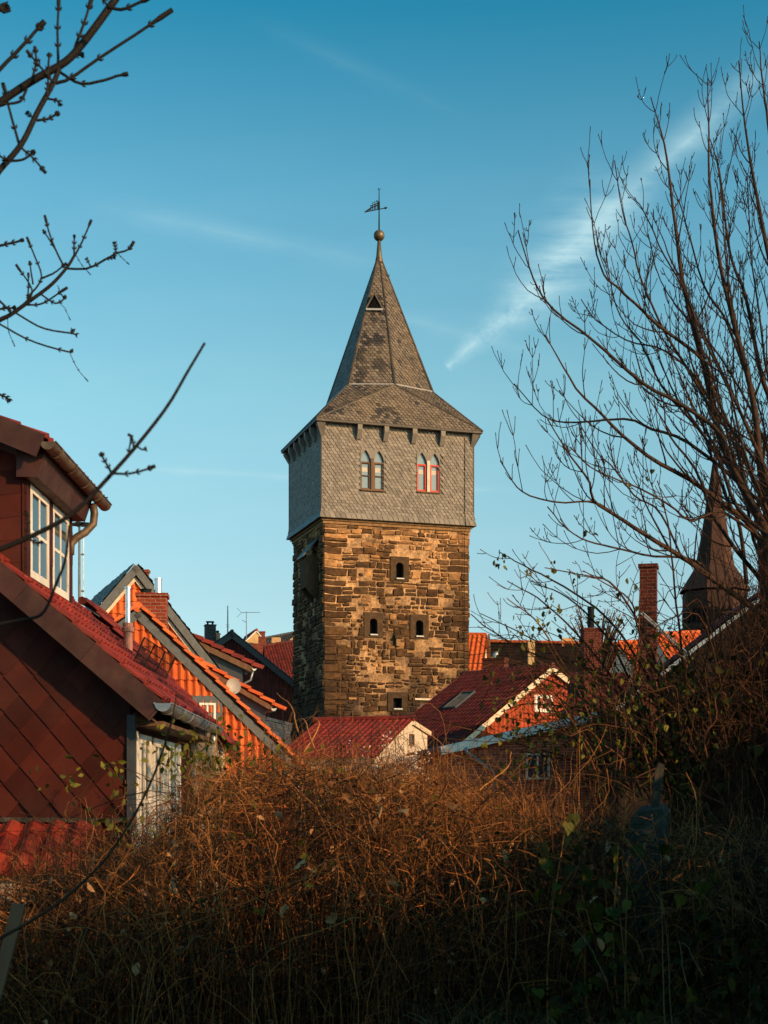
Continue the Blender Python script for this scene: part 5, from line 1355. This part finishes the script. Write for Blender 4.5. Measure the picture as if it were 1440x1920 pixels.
def build_overhanging_tree():
    """the tree just left of the viewer whose branches hang into the picture"""
    base = V3((-3.5, 3.3, ground_z(-3.5, 3.3)))
    root = thing('overhanging_tree', base, 'blurred bare branches of a near tree reaching in from the left edge', 'tree')
    rng = np.random.default_rng(9)
    tk = Tubes(); tk.add(spline([base, (-3.46, 3.34, .6), (-3.38, 3.3, 1.3), (-3.36, 3.42, 2.1), (-3.22, 3.5, 3.0), (-3.18, 3.72, 4.0), (-3.02, 3.8, 5.2)], 30) + np.stack([np.convolve(rng.normal(size=34), np.ones(5) / 5, 'valid')] * 3, 1) * .02, np.linspace(.10, .055, 30), [.5], 12); tk.build('trunk', MT['bark_near'], root)
    rng = np.random.default_rng(9)

    def limb(name, Y, main, twigs, link):
        tb = Tubes()
        for k, (px, r0, r1) in enumerate(main):
            P = trace(px, Y, 26, 0, k); 
            if link is not None and k == 0:
                a_ = np.array(link); d_ = P[0] - a_; m1 = a_ + d_ * .35 + np.array((0, .12, -.10)) ; m2 = a_ + d_ * .72 + np.array((0, -.06, .05)); Lk_ = spline([tuple(a_), tuple(m1), tuple(m2), tuple(P[0]), tuple(P[4])], 26)[:20]; Lk_[-1] = P[0]
                tb.add(Lk_, np.linspace(r0 * 2.4, r0, 20), [.4], 8); q = Lk_[:13]; grow(tb, q, np.linspace(r0 * 2.4, r0 * 1.4, 13), 0, rng, (.17, .12, .1), (.38, .16, .1), (32, 58), .45, .0016, .1, 2, True, 7, spur=False)
            tb.add(P, np.linspace(r0, r1, len(P)), [.4], 7)
        for k, (px, w) in enumerate(twigs):
            Yt = Y + rng.uniform(-.1, .1); P = trace(px, Yt, 12, 0, 90 + k, .0012); r = 1.3 * w / F * Yt / 2
            R = np.linspace(r, r * .75, 12); R[-1] = r * 1.35; R[-2] = r * 1.5
            tb.add(P, R, [rng.random()], 6)
            for f in (3, 6, 9):      # pairs of buds
                if len(px) < 2 or rng.random() < .3: continue
                c = P[f]; t = P[f + 1] - P[f]; t /= np.linalg.norm(t); s = np.cross(t, (0, 1, 0)); s /= np.linalg.norm(s)
                for sg in (1, -1): tb.add(np.array([c, c + s * sg * r * 1.6 + t * r, c + s * sg * r * 2.0 + t * r * 2.6]), np.array([r * .9, r * .7, r * .25]), [.3], 4)
        tb.build(name, MT['bark_near'], root)
    limb('branch', 4.0, [([(-40, 222), (0, 192), (60, 152), (120, 118), (152, 85), (185, 42), (215, 0), (250, -50)], .0105, .0105), ([(-20, 345), (0, 318), (40, 270), (70, 210), (100, 155), (113, 122)], .0088, .007)],
         [([(104, 156), (130, 148), (170, 120), (260, 60), (323, 18)], 5), ([(112, 135), (150, 157), (190, 152), (220, 142), (240, 138)], 4.5), ([(110, 118), (108, 60), (110, -5)], 4.5), ([(140, 90), (155, 50), (172, -5)], 5), ([(118, 115), (140, 105), (158, 103)], 4),
          ([(205, 14), (235, 17), (280, -4)], 5), ([(190, -5), (205, 14)], 4), ([(60, 150), (68, 118), (66, 88)], 4), ([(100, 155), (75, 125), (50, 95)], 4), ([(90, 140), (92, 100)], 4), ([(88, 180), (90, 140)], 4), ([(90, 185), (108, 190), (114, 197)], 3.5),
          ([(68, 226), (90, 222), (112, 211)], 4), ([(68, 226), (50, 210)], 3.5), ([(36, 272), (20, 215), (5, 155)], 4.5), ([(36, 275), (60, 295), (86, 324)], 4), ([(15, 302), (45, 298), (66, 282)], 4), ([(15, 302), (-5, 290)], 4), ([(50, 168), (35, 190), (-5, 196)], 4.5),
          ([(-5, 134), (45, 82), (84, 40)], 6), ([(-5, 20), (16, 12)], 7), ([(64, 120), (70, 112)], 4)], (-3.2, 3.62, 3.2))
    limb('branch', 4.9, [([(-30, 618), (0, 600), (20, 590), (55, 565), (95, 535), (125, 502), (140, 478)], .0088, .0045)],
         [([(140, 480), (155, 450), (171, 412)], 3.2), ([(139, 478), (139, 440)], 3.2), ([(125, 504), (165, 503), (200, 485), (218, 475), (240, 468), (251, 452)], 3.4), ([(218, 474), (214, 453)], 3), ([(120, 500), (105, 470), (94, 440), (84, 404)], 3.2), ([(105, 470), (81, 431)], 2.8),
          ([(78, 522), (100, 512), (125, 493)], 3), ([(50, 560), (78, 522), (65, 480), (51, 445)], 3), ([(40, 575), (60, 545), (30, 496)], 3), ([(62, 533), (55, 490)], 2.8), ([(52, 572), (53, 512)], 2.8), ([(75, 550), (100, 568), (115, 565), (124, 553)], 3), ([(50, 572), (80, 568), (127, 539)], 3),
          ([(30, 587), (80, 615), (135, 625), (145, 628)], 3.2), ([(135, 625), (136, 617)], 3), ([(-5, 606), (60, 640), (130, 660), (133, 656)], 3.2), ([(130, 660), (145, 690), (165, 715)], 1.3), ([(-5, 462), (45, 450)], 4), ([(-5, 738), (10, 744), (18, 752)], 4), ([(170, 500), (162, 484)], 2.6), ([(195, 487), (216, 482)], 2.6),
          ([(142, 478), (152, 495), (170, 515)], 1.2), ([(220, 474), (230, 485), (243, 496)], 1.2), ([(112, 568), (122, 580), (132, 600)], 1.2), ([(14, 596), (16, 620), (28, 650)], 1.2), ([(108, 535), (112, 545), (118, 556)], 1.2), ([(-5, 560), (20, 584)], 4), ([(-5, 580), (30, 577)], 3.5)], (-3.3, 3.45, 2.75))
    limb('branch', 3.0, [([(-60, 1052), (-30, 1040), (0, 1030), (70, 1000), (140, 960), (210, 888), (265, 825), (315, 760), (350, 700), (384, 643)], .0064, .0026), ([(-40, 1180), (0, 1170), (40, 1162), (80, 1150), (105, 1095), (122, 1050), (130, 985)], .0042, .0026)],
         [([(210, 888), (198, 868), (188, 848)], 4), ([(210, 888), (240, 889), (265, 883), (291, 873)], 4), ([(255, 836), (242, 848), (247, 815)], 3.6), ([(250, 838), (249, 826), (240, 813)], 3.4), ([(256, 836), (266, 843), (275, 842)], 3.4), ([(48, 1012), (52, 985), (51, 960)], 3.5), ([(55, 1010), (68, 1018), (80, 1017)], 3.5)], (-3.38, 3.32, 1.5))


def Hpx(x, Y):
    """height of the thicket's top: photo row as a function of column, turned into metres at its depth"""
    px = HX + x / Y * F
    row = np.interp(px, [-400, 0, 90, 170, 300, 380, 450, 560, 640, 760, 860, 960, 1050, 1180, 1300, 1440, 1800], [1720, 1690, 1645, 1620, 1585, 1470, 1446, 1432, 1444, 1450, 1482, 1514, 1532, 1560, 1580, 1570, 1570])
    return row, EZ + (HY - row) / F * Y


def canes(rng, n, xr, yr, hf, K=14, lean=(.15, .9), r=(.0022, .0045), droop=(.5, .78), wob=.03, dirb=None):
    x = rng.uniform(*xr, n); y = rng.uniform(*yr, n); H = hf(x, y) * rng.uniform(.5, 1.06, n)
    g = np.array([ground_z(a, b) for a, b in zip(x, y)])
    s = np.linspace(0, 1, K)[None]; th = rng.uniform(0, 2 * np.pi, n) if dirb is None else rng.normal(dirb, .7, n); L = rng.uniform(*lean, n)
    w = rng.uniform(*droop, n)[:, None]
    z = g[:, None] - .05 + (H - g)[:, None] * np.sin(s * np.pi * w) / np.where(w > .5, 1, np.sin(np.pi * w))
    h = L[:, None] * s ** 1.6
    X = x[:, None] + np.cos(th)[:, None] * h; Y = y[:, None] + np.sin(th)[:, None] * h
    P = np.stack([X, Y, z], -1)
    for f in (1, 2, 3.5):
        P = P + wob / f * s[..., None] * np.sin(s[..., None] * 6.28 * f * rng.uniform(.6, 1.4, (n, 1, 1)) + rng.uniform(0, 6.28, (n, 1, 3))) * rng.normal(size=(n, 1, 3))
    r0 = rng.uniform(*r, n)[:, None]; R = r0 * (1 - .6 * s)
    return P, np.broadcast_to(R, (n, K)).copy()


def curls(rng, pos, length, K=9, r=(.0014, .0028), curl=2.2, updown=.6):
    n = len(pos); s = np.linspace(0, 1, K)[None]
    a = rng.uniform(0, 6.28, (n, 1)) + rng.normal(size=(n, 1)) * curl * s + .9 * np.sin(s * rng.uniform(3, 9, (n, 1)) + rng.uniform(0, 6, (n, 1)))
    e = rng.normal(0, updown, (n, 1)) + rng.normal(size=(n, 1)) * 1.4 * s + .5 * np.sin(s * rng.uniform(3, 9, (n, 1)))
    d = np.stack([np.cos(a) * np.cos(e), np.sin(a) * np.cos(e), np.sin(e)], -1) * (length[:, None, None] / K)
    P = pos[:, None] + np.cumsum(d, 1) - d[:, :1]
    R = rng.uniform(*r, (n, 1)) * (1 - .55 * s)
    return P, R


def build_thicket():
    rng = np.random.default_rng(21); tb = Tubes()
    hf = lambda x, y: Hpx(x, y)[1] - .03
    # back rows stand in for the depth of the thicket, front rows carry the lit tangle
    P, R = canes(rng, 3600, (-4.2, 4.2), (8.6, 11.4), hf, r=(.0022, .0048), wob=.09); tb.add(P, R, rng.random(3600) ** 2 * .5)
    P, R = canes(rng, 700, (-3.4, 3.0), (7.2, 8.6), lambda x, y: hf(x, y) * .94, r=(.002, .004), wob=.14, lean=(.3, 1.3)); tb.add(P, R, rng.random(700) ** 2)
    n = 21000
    x = rng.uniform(-3.6, 3.1, n); y = rng.uniform(7.3, 11.2, n); h = hf(x, y); pos = np.stack([x, y, h * (1 - np.abs(rng.normal(0, .42, n)).clip(0, .95))], 1)
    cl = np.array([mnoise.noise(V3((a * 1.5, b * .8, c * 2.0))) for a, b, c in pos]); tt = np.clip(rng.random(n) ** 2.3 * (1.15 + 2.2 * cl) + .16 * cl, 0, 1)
    P, R = curls(rng, pos, rng.uniform(.15, .75, n), 9, (.0013, .0034)); tb.add(P, R, tt)
    P, R = canes(rng, 750, (-3.3, 2.4), (7.5, 10.2), lambda x, y: hf(x, y) * 1.0, 18, (.5, 1.7), (.0030, .0056), (.66, .95), .16); tb.add(P, R, rng.random(750) ** 1.8)
    n = 3500      # fuzzy upper edge
    x = rng.uniform(-1.9, 1.6, n); y = rng.uniform(8.3, 10.6, n); pos = np.stack([x, y, hf(x, y) - rng.uniform(0, .10, n)], 1)
    P, R = curls(rng, pos, rng.uniform(.12, .38, n), 8, (.0012, .002), 3.0, .9); tb.add(P, R, .2 + .8 * rng.random(n) ** 1.3)
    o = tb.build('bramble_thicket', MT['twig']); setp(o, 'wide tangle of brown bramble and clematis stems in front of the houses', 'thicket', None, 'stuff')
    # leaves that still hang in it
    n = 2600; x = rng.uniform(-3.4, 3.0, n); y = rng.uniform(7.3, 10.8, n); h = hf(x, y)
    pos = np.stack([x, y, h * (1 - np.abs(rng.normal(0, .32, n)).clip(0, .9))], 1)
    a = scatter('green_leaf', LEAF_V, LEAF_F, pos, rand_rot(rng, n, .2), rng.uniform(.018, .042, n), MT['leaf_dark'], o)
    cl = []
    for (px, py, Y, k, sp) in ((375, 1425, 8.6, 90, .16), (400, 1395, 8.8, 60, .14), (110, 1462, 8.2, 16, .10), (205, 1440, 8.4, 12, .06), (240, 1490, 8.3, 20, .12), (330, 1450, 8.5, 40, .14), (480, 1420, 8.9, 30, .2), (560, 1480, 8.3, 20, .2), (700, 1500, 8.2, 12, .2), (230, 1545, 7.9, 14, .08), (830, 1500, 8.3, 10, .2), (430, 1560, 7.8, 14, .12), (470, 1690, 7.5, 10, .08), (300, 1570, 7.8, 12, .1), (640, 1560, 7.8, 8, .15), (900, 1560, 7.8, 12, .15), (520, 1440, 8.6, 24, .16), (610, 1640, 7.6, 8, .1)):
        c = np.array(U(px, py, Y)); cl.append(c + rng.normal(size=(k, 3)) * sp * np.array((1, .8, .55)))
    pos = np.concatenate(cl); n = len(pos); scatter('green_leaf', LEAF_V, LEAF_F, pos, rand_rot(rng, n, .3), rng.uniform(.03, .062, n), MT['leaf_green'], o)
    n = 330; x = rng.uniform(-2.6, 2.2, n); y = rng.uniform(7.2, 8.8, n); h = hf(x, y)
    pos = np.stack([x, y, h * (1 - np.abs(rng.normal(.12, .3, n)).clip(0, .85))], 1)
    scatter('dry_leaf', CURL_V, CURL_F, pos, rand_rot(rng, n, .3), rng.uniform(.03, .085, n), MT['leaf_dry'], o)
    # pale seed heads in front of the small house
    st = Tubes(); sp_ = []; base = V3((.12, 9.6, 0)); so_ = thing('seed_head_bush', base, 'pale seed heads on thin stems above the thicket below the small house', 'bush')
    for k in range(150):
        c = np.array(U(rng.normal(745, 32), rng.normal(1440, 26), 9.6 + rng.uniform(-.3, .3)))
        P = spline([tuple(base + V3((rng.normal() * .05, rng.normal() * .05, 0))), tuple((np.array(base) + c) / 2 + np.array((rng.normal() * .08, 0, .2))), tuple(c)], 9); st.add(P, np.linspace(.0025, .0012, 9), [rng.random()]); sp_.append(c + rng.normal(size=(7, 3)) * .022)
    st.build('stem', MT['twig'], so_); pos = np.concatenate(sp_); n = len(pos)
    scatter('seed_heads', LEAF_V, LEAF_F, pos, rand_rot(rng, n), rng.uniform(.008, .018, n), MT['flower'], so_)
    # a few longer runners that catch the light
    rn = Tubes()
    for px in ([(840, 1420), (800, 1470), (790, 1490), (735, 1520)], [(690, 1585), (740, 1600), (800, 1640), (830, 1645)], [(330, 1620), (370, 1520), (420, 1450), (475, 1415)], [(430, 1520), (470, 1525), (545, 1522)], [(540, 1690), (590, 1640), (640, 1600)], [(620, 1600), (650, 1575), (690, 1540)], [(900, 1480), (950, 1440), (960, 1410)], [(560, 1370), (548, 1330), (520, 1300)], [(590, 1400), (570, 1350), (545, 1362)], [(570, 1410), (600, 1360), (585, 1345), (560, 1352)]):
        P = trace(px, 7.9, 14, .4, len(px), .008); rn.add(P, np.linspace(.0042, .002, 14), [.95], 5)
    rn.build('runner', MT['twig'], o)


def build_right_shrubs():
    rng = np.random.default_rng(31)
    # arching shrub with clinging leaves
    base = V3((2.45, 12.2, ground_z(2.45, 12.2))); root = thing('arching_shrub', base, 'arching many-stemmed shrub with limp green leaves in front of the brick annex', 'shrub')
    st = Tubes(); lv = []
    stems = [[(1270, 1500), (1230, 1380), (1150, 1290), (1060, 1230), (980, 1190), (900, 1150)], [(1260, 1490), (1190, 1340), (1110, 1220), (1020, 1130), (950, 1090)], [(1285, 1490), (1250, 1350), (1190, 1230), (1130, 1150), (1040, 1090), (985, 1060), (937, 1036)],
             [(1300, 1490), (1285, 1300), (1270, 1150), (1255, 1000), (1232, 900)], [(1320, 1490), (1350, 1300), (1345, 1100), (1335, 1010)], [(1280, 1495), (1200, 1400), (1100, 1340), (1000, 1320), (940, 1335)], [(1290, 1505), (1180, 1440), (1080, 1420), (990, 1440)],
             [(1275, 1495), (1180, 1310), (1090, 1250), (1000, 1225), (920, 1180), (885, 1150)], [(1270, 1490), (1200, 1330), (1140, 1200), (1060, 1120), (1000, 1095)], [(1290, 1490), (1240, 1300), (1215, 1200), (1150, 1100), (1100, 1080), (1020, 1065)], [(1300, 1490), (1260, 1330), (1200, 1180), (1180, 1120), (1095, 1070)],
             [(1265, 1500), (1160, 1370), (1060, 1290), (980, 1270), (900, 1300)], [(1280, 1500), (1170, 1350), (1080, 1280), (1010, 1170), (950, 1120)], [(1310, 1490), (1300, 1350), (1330, 1200), (1320, 1080)], [(1285, 1490), (1265, 1380), (1220, 1260), (1210, 1160)], [(1350, 1500), (1380, 1380), (1400, 1250), (1380, 1130)],
             [(1270, 1500), (1210, 1390), (1130, 1330), (1050, 1380), (1020, 1440)], [(1290, 1500), (1230, 1420), (1150, 1390), (1040, 1340), (960, 1390)]]
    for i, px in enumerate(stems):
        dy = rng.uniform(-1.2, .9); P = trace(px, 12.1, 20, dy, i, .012); P = np.vstack([spline([tuple(base + V3((rng.normal() * .12, rng.normal() * .12, 0))), tuple(P[0])], 6)[:-1], P]); K = len(P)
        R = np.linspace(.017, .004, K); st.add(P, R, [rng.random()], 5)
        grow(st, P, R, 0, rng, (.20, .16, .1), (.75, .32, .15), (30, 60), .35, .0028, .35, 2, True, 7)
        for k in range(34):
            j = rng.integers(4, max(6, int(K * .62))); lv.append(P[j] + rng.normal(size=3) * np.array((.12, .14, .10)) - np.array((0, 0, .04)))
    for (px, py, k, sp) in ((937, 1055, 12, .03), (1035, 1065, 8, .03), (995, 1072, 4, .02), (1075, 1070, 3, .02), (1030, 1130, 14, .05), (968, 1190, 12, .05), (1018, 1175, 10, .06), (1155, 1152, 3, .02), (1180, 920, 5, .06), (1108, 990, 3, .03), (1250, 1195, 4, .03)):
        c = np.array(U(px, py, 11.6)); lv += list(c + rng.normal(size=(k, 3)) * sp * np.array((1, 1, 1.6)))
    for k in range(520): lv.append(np.array(U(rng.uniform(900, 1330), rng.uniform(1255, 1480), rng.uniform(10.8, 12.6))))
    for k in range(120):      # the many thin shoots that veil the houses behind
        x0, y0 = rng.uniform(1100, 1420), rng.uniform(1400, 1520); sw = rng.uniform(-1, .45); L = rng.uniform(140, 430); rise = rng.uniform(.1, .75)
        px = [(x0 + sw * L * f ** 1.15 + rng.normal() * 8, y0 - L * rise * math.sin(f * rng.uniform(1.5, 2.3)) + rng.normal() * 6) for f in (0, .2, .4, .6, .8, 1)]
        P = trace(px, rng.uniform(10.6, 12.6), 16, rng.uniform(-.8, .8), k, .01); R = np.linspace(.008, .0024, 16); st.add(P, R, [rng.random()], 4)
        grow(st, P, R, 0, rng, (.22, .16, .1), (.6, .3, .15), (30, 65), .25, .0024, .3, 1, True, 7, spur=False)
        for j in range(5): lv.append(P[rng.integers(4, 14)] + rng.normal(size=3) * np.array((.08, .1, .08)) - np.array((0, 0, .03)))
    rng.shuffle(lv)
    st.build('stem', MT['twig_dark'], root); pos = np.array(lv); n = len(pos); h_ = n // 3; scatter('leaves', HEART_V, HEART_F, pos[:h_], rand_rot(rng, h_, 1.2), rng.uniform(.024, .05, h_), MT['leaf_green'], root, tint=rng.random(h_) ** 1.6)
    scatter('curled_leaves', CURL_V, CURL_F, pos[h_:], rand_rot(rng, n - h_, 1.4), rng.uniform(.026, .058, n - h_), MT['leaf_green'], root, tint=rng.random(n - h_) ** 2)
    # dense twiggy thicket at the right edge
    root = thing('twiggy_shrub', (3.6, 12.2, ground_z(3.6, 12.2)), 'dense dark twiggy shrub mass filling the right edge below the bare tree', 'shrub'); tb = Tubes()
    P, R = canes(rng, 900, (2.55, 5.6), (10.6, 13.2), lambda x, y: np.interp(x / y, [.19, .22, .26, .33, .45], [1.9, 2.7, 3.9, 4.5, 4.6]), 16, (.2, 1.1), (.004, .010), (.42, .62), .07)
    tb.add(P, R, rng.random(900) * .6)
    for k in range(0, 900, 2): grow(tb, P[k], R[k], 0, rng, (.24, .2, .1), (.5, .3, .15), (30, 60), .3, .0028, .3, 1, True, 6, spur=False)
    n = 9000; x = rng.uniform(2.4, 5.0, n); y = rng.uniform(10.5, 12.5, n); H = np.interp(x / y, [.19, .22, .26, .33, .45], [1.7, 2.3, 3.4, 4.2, 4.3]); P, R = curls(rng, np.stack([x, y, H * rng.uniform(.1, 1, n)], 1), rng.uniform(.25, .8, n), 9, (.0018, .004)); tb.add(P, R, rng.random(n) * .9)
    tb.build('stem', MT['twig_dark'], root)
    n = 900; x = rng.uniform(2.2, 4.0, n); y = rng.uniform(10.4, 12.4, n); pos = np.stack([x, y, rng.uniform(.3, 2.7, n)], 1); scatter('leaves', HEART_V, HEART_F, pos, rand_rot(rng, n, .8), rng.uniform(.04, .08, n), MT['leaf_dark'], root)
    # broad-leaved creeper, lower right
    root = thing('broad_leaved_creeper', (1.3, 7.6, 0), 'broad-leaved green creeper hanging over the brambles by the concrete block', 'creeper'); st = Tubes(); lv = []
    for i in range(28):
        x, y = rng.uniform(.7, 2.6), rng.uniform(6.9, 8.2); h = rng.uniform(.7, 1.35); e = (x + rng.normal() * .25, y + rng.normal() * .2, h)
        if i < 6: e = tuple(U((1035, 1060, 1125, 1130, 1160, 1290)[i], (1540, 1550, 1555, 1600, 1580, 1600)[i], 7.3)); x, y = e[0] + rng.normal() * .1, 7.4
        P = spline([(x, y, -.02), ((x + e[0]) / 2 + rng.normal() * .06, y, e[2] * .55), e], 10); st.add(P, np.linspace(.006, .003, 10), [rng.random()], 5)
        for k in range(10): j = rng.integers(3, 10); lv.append(P[j] + rng.normal(size=3) * np.array((.07, .07, .05)))
    st.build('stem', MT['twig'], root); pos = np.array(lv); n = len(pos); scatter('leaves', HEART_V, HEART_F, pos, rand_rot(rng, n, 1.0), rng.uniform(.04, .088, n), MT['leaf_green'], root, tint=rng.random(n) ** 2 * .8)
    # low undergrowth in the corner
    n = 6500; x = rng.uniform(.3, 3.4, n); y = rng.uniform(6.4, 9.4, n); pos = np.stack([x, y, rng.uniform(0, 1.0, n) * np.interp(x, [.3, 1.2, 2.4, 3.4], [.5, .95, 1.15, 1.2])], 1)
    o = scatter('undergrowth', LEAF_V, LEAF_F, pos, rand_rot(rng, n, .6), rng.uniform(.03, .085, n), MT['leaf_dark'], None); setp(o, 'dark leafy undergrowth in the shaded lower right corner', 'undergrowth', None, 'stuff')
    # dry grass
    tb = Tubes(); n = 3200; x = rng.uniform(-.4, 2.6, n); y = rng.uniform(6.2, 8.2, n); P, R = canes(rng, n, (.3, 2.5), (6.1, 7.9), lambda a, b: np.full_like(a, .62), 8, (.05, .45), (.0012, .0026), (.4, .75), .015); tb.add(P, R, rng.random(n))
    P, R = canes(rng, 900, (-2.4, .5), (6.3, 7.4), lambda a, b: np.full_like(a, .55), 8, (.05, .4), (.0012, .0024), (.4, .75), .015); tb.add(P, R, rng.random(900) * .7)
    for px in ([(1248, 1925), (1245, 1800), (1240, 1700), (1236, 1660)], [(1262, 1925), (1255, 1820), (1248, 1720)], [(1140, 1840), (1110, 1780), (1062, 1722)], [(1440, 1735), (1400, 1705), (1335, 1673)], [(1290, 1850), (1278, 1790), (1270, 1750)], [(1320, 1830), (1290, 1775), (1272, 1768)]):
        P = trace(px, 6.4, 12, 0, 3, .006); tb.add(P, np.linspace(.0024, .0010, 12), [.55], 4)
    o = tb.build('grass', MT['grass']); setp(o, 'tufts of dry straw-coloured grass along the bottom edge', 'grass', None, 'stuff')
    # small brown-leaved tree far off
    root = thing('small_tree', U(1118, 1300, 92), 'small far tree with sparse brown leaves behind the chimneys', 'tree'); tb = Tubes(); lv = []
    b = np.array(U(1118, 1300, 92))
    for k in range(26):
        e = np.array(U(rng.uniform(1055, 1182), rng.uniform(1138, 1195), 92 + rng.uniform(-1.5, 1.5))); P = spline([tuple(b), tuple(b * .45 + e * .55 + np.array((0, 0, .6))), tuple(e)], 10); tb.add(P, np.linspace(.09, .02, 10), [.4], 4); grow(tb, P, np.linspace(.09, .02, 10), 0, rng, (.5, .3, .2), (.9, .5, .2), (35, 60), .3, .014, .4, 1, True, 5, spur=False)
        for j in range(20): lv.append(P[rng.integers(5, 10)] + rng.normal(size=3) * .35)
    tb.build('trunk', MT['bark'], root); pos = np.array(lv); n = len(pos); scatter('crown', CURL_V, CURL_F, pos, rand_rot(rng, n, .4), rng.uniform(.08, .17, n), MT['leaf_dry'], root, tint=rng.random(n) * .4)


def build_garden_bits():
    # lichen-covered concrete block, boards
    b = thing('concrete_block', U(1215, 1760, 7.9), 'lichen-spotted slanting concrete block half hidden in the undergrowth', 'concrete block')
    mb = MB(); f = [U(1135, 1840, 7.9), U(1228, 1840, 7.9), U(1250, 1530, 8.25), U(1240, 1517, 8.25), U(1192, 1522, 8.25), U(1182, 1535, 8.25)]; mb.prism(f, V3((.10, .40, .03)))
    o = mb.build('block', MT['concrete'], b)
    w = thing('wooden_stake', U(1218, 1700, 8.1), 'short pale wooden stake leaning above the concrete block', 'stake'); mb = MB(); mb.prism([U(1205, 1700, 8.5), U(1217, 1700, 8.5), U(1246, 1434, 8.45), U(1236, 1430, 8.45), U(1229, 1445, 8.45)], (0, .03, 0)); mb.build('board', MT['concrete'], w)
    w = thing('fence_board', U(-40, 1920, 6.0), 'weathered grey board sticking up at the lower left edge', 'board'); mb = MB(); mb.prism([U(-30, 1905, 6.0), U(-8, 1905, 6.0), U(46, 1697, 6.05), U(22, 1694, 6.05)], (0, .03, 0)); mb.build('board', MT['wood_dark'], w)
    # thin young stem rising through the thicket on the left
    s = thing('young_sapling', (-1.7, 5.0, 0), 'thin bare sapling stem curving up through the brambles on the left', 'sapling'); tb = Tubes()
    P = trace([(-60, 1800), (0, 1760), (100, 1700), (190, 1620), (245, 1540), (290, 1450), (320, 1360), (332, 1300)], 5.0, 26, 0, 4, .003); P = np.vstack([spline([(-1.7, 5.0, -.05), tuple(P[0])], 6)[:-1], P]); tb.add(P, np.linspace(.0075, .0028, len(P)), [.5], 7); tb.build('stem', MT['bark'], s)
    # unseen hedge added outside the frame, its height shaped to shade the lower brambles
    rng = np.random.default_rng(3)
    h = thing('shade_hedge', (3.5, 6.4, 0), 'unseen hedge added right of the view to shade the brambles', 'hedge')
    path = [(2.3, .4, 3.3), (2.4, 2.6, 3.12), (2.45, 4.4, 2.72), (2.9, 5.3, 2.32), (3.55, 6.05, 2.5), (4.3, 7.0, 2.95), (4.85, 7.5, 3.2), (6.3, 8.9, 3.7)]
    mb = MB(); pos = []
    for (x0, y0, h0), (x1, y1, h1) in zip(path[:-1], path[1:]):
        a, b_ = V3((x0, y0, 0)), V3((x1, y1, 0)); d = (b_ - a).normalized(); nrm = V3((d.y, -d.x, 0)) * .9; L = (b_ - a).length; c0 = .42
        mb.poly([a, b_, b_ + ZUP * (h1 - c0), a + ZUP * (h0 - c0)]); mb.poly([a + nrm, b_ + nrm, b_ + nrm + ZUP * (h1 - c0), a + nrm + ZUP * (h0 - c0)]); mb.poly([a + ZUP * (h0 - c0), b_ + ZUP * (h1 - c0), b_ + nrm + ZUP * (h1 - c0), a + nrm + ZUP * (h0 - c0)])
        n = int(2600 * L); k = rng.uniform(0, 1, n); c = rng.uniform(-.1, 1.1, n); hh = h0 + (h1 - h0) * k + np.array([.42 * mnoise.noise(V3((x0 + q * L * 1.9, y0, 5.0))) for q in k]); z = np.where(rng.random(n) < .6, hh - rng.exponential(.22, n), rng.uniform(0, 1, n) * hh)
        p = np.array(a)[None] + np.array(d)[None] * (k * L)[:, None] + np.array(nrm)[None] * c[:, None]; p[:, 2] = np.maximum(z, 0); pos.append(p)
    mb.build('core', MT['leaf_dark'], h)
    pos = np.concatenate(pos); n = len(pos)
    scatter('foliage', LEAF_V, LEAF_F, pos, rand_rot(rng, n, .1), rng.uniform(.06, .12, n), MT['leaf_dark'], h)


build_bare_tree()
build_overhanging_tree()
build_thicket()
build_right_shrubs()
build_garden_bits()
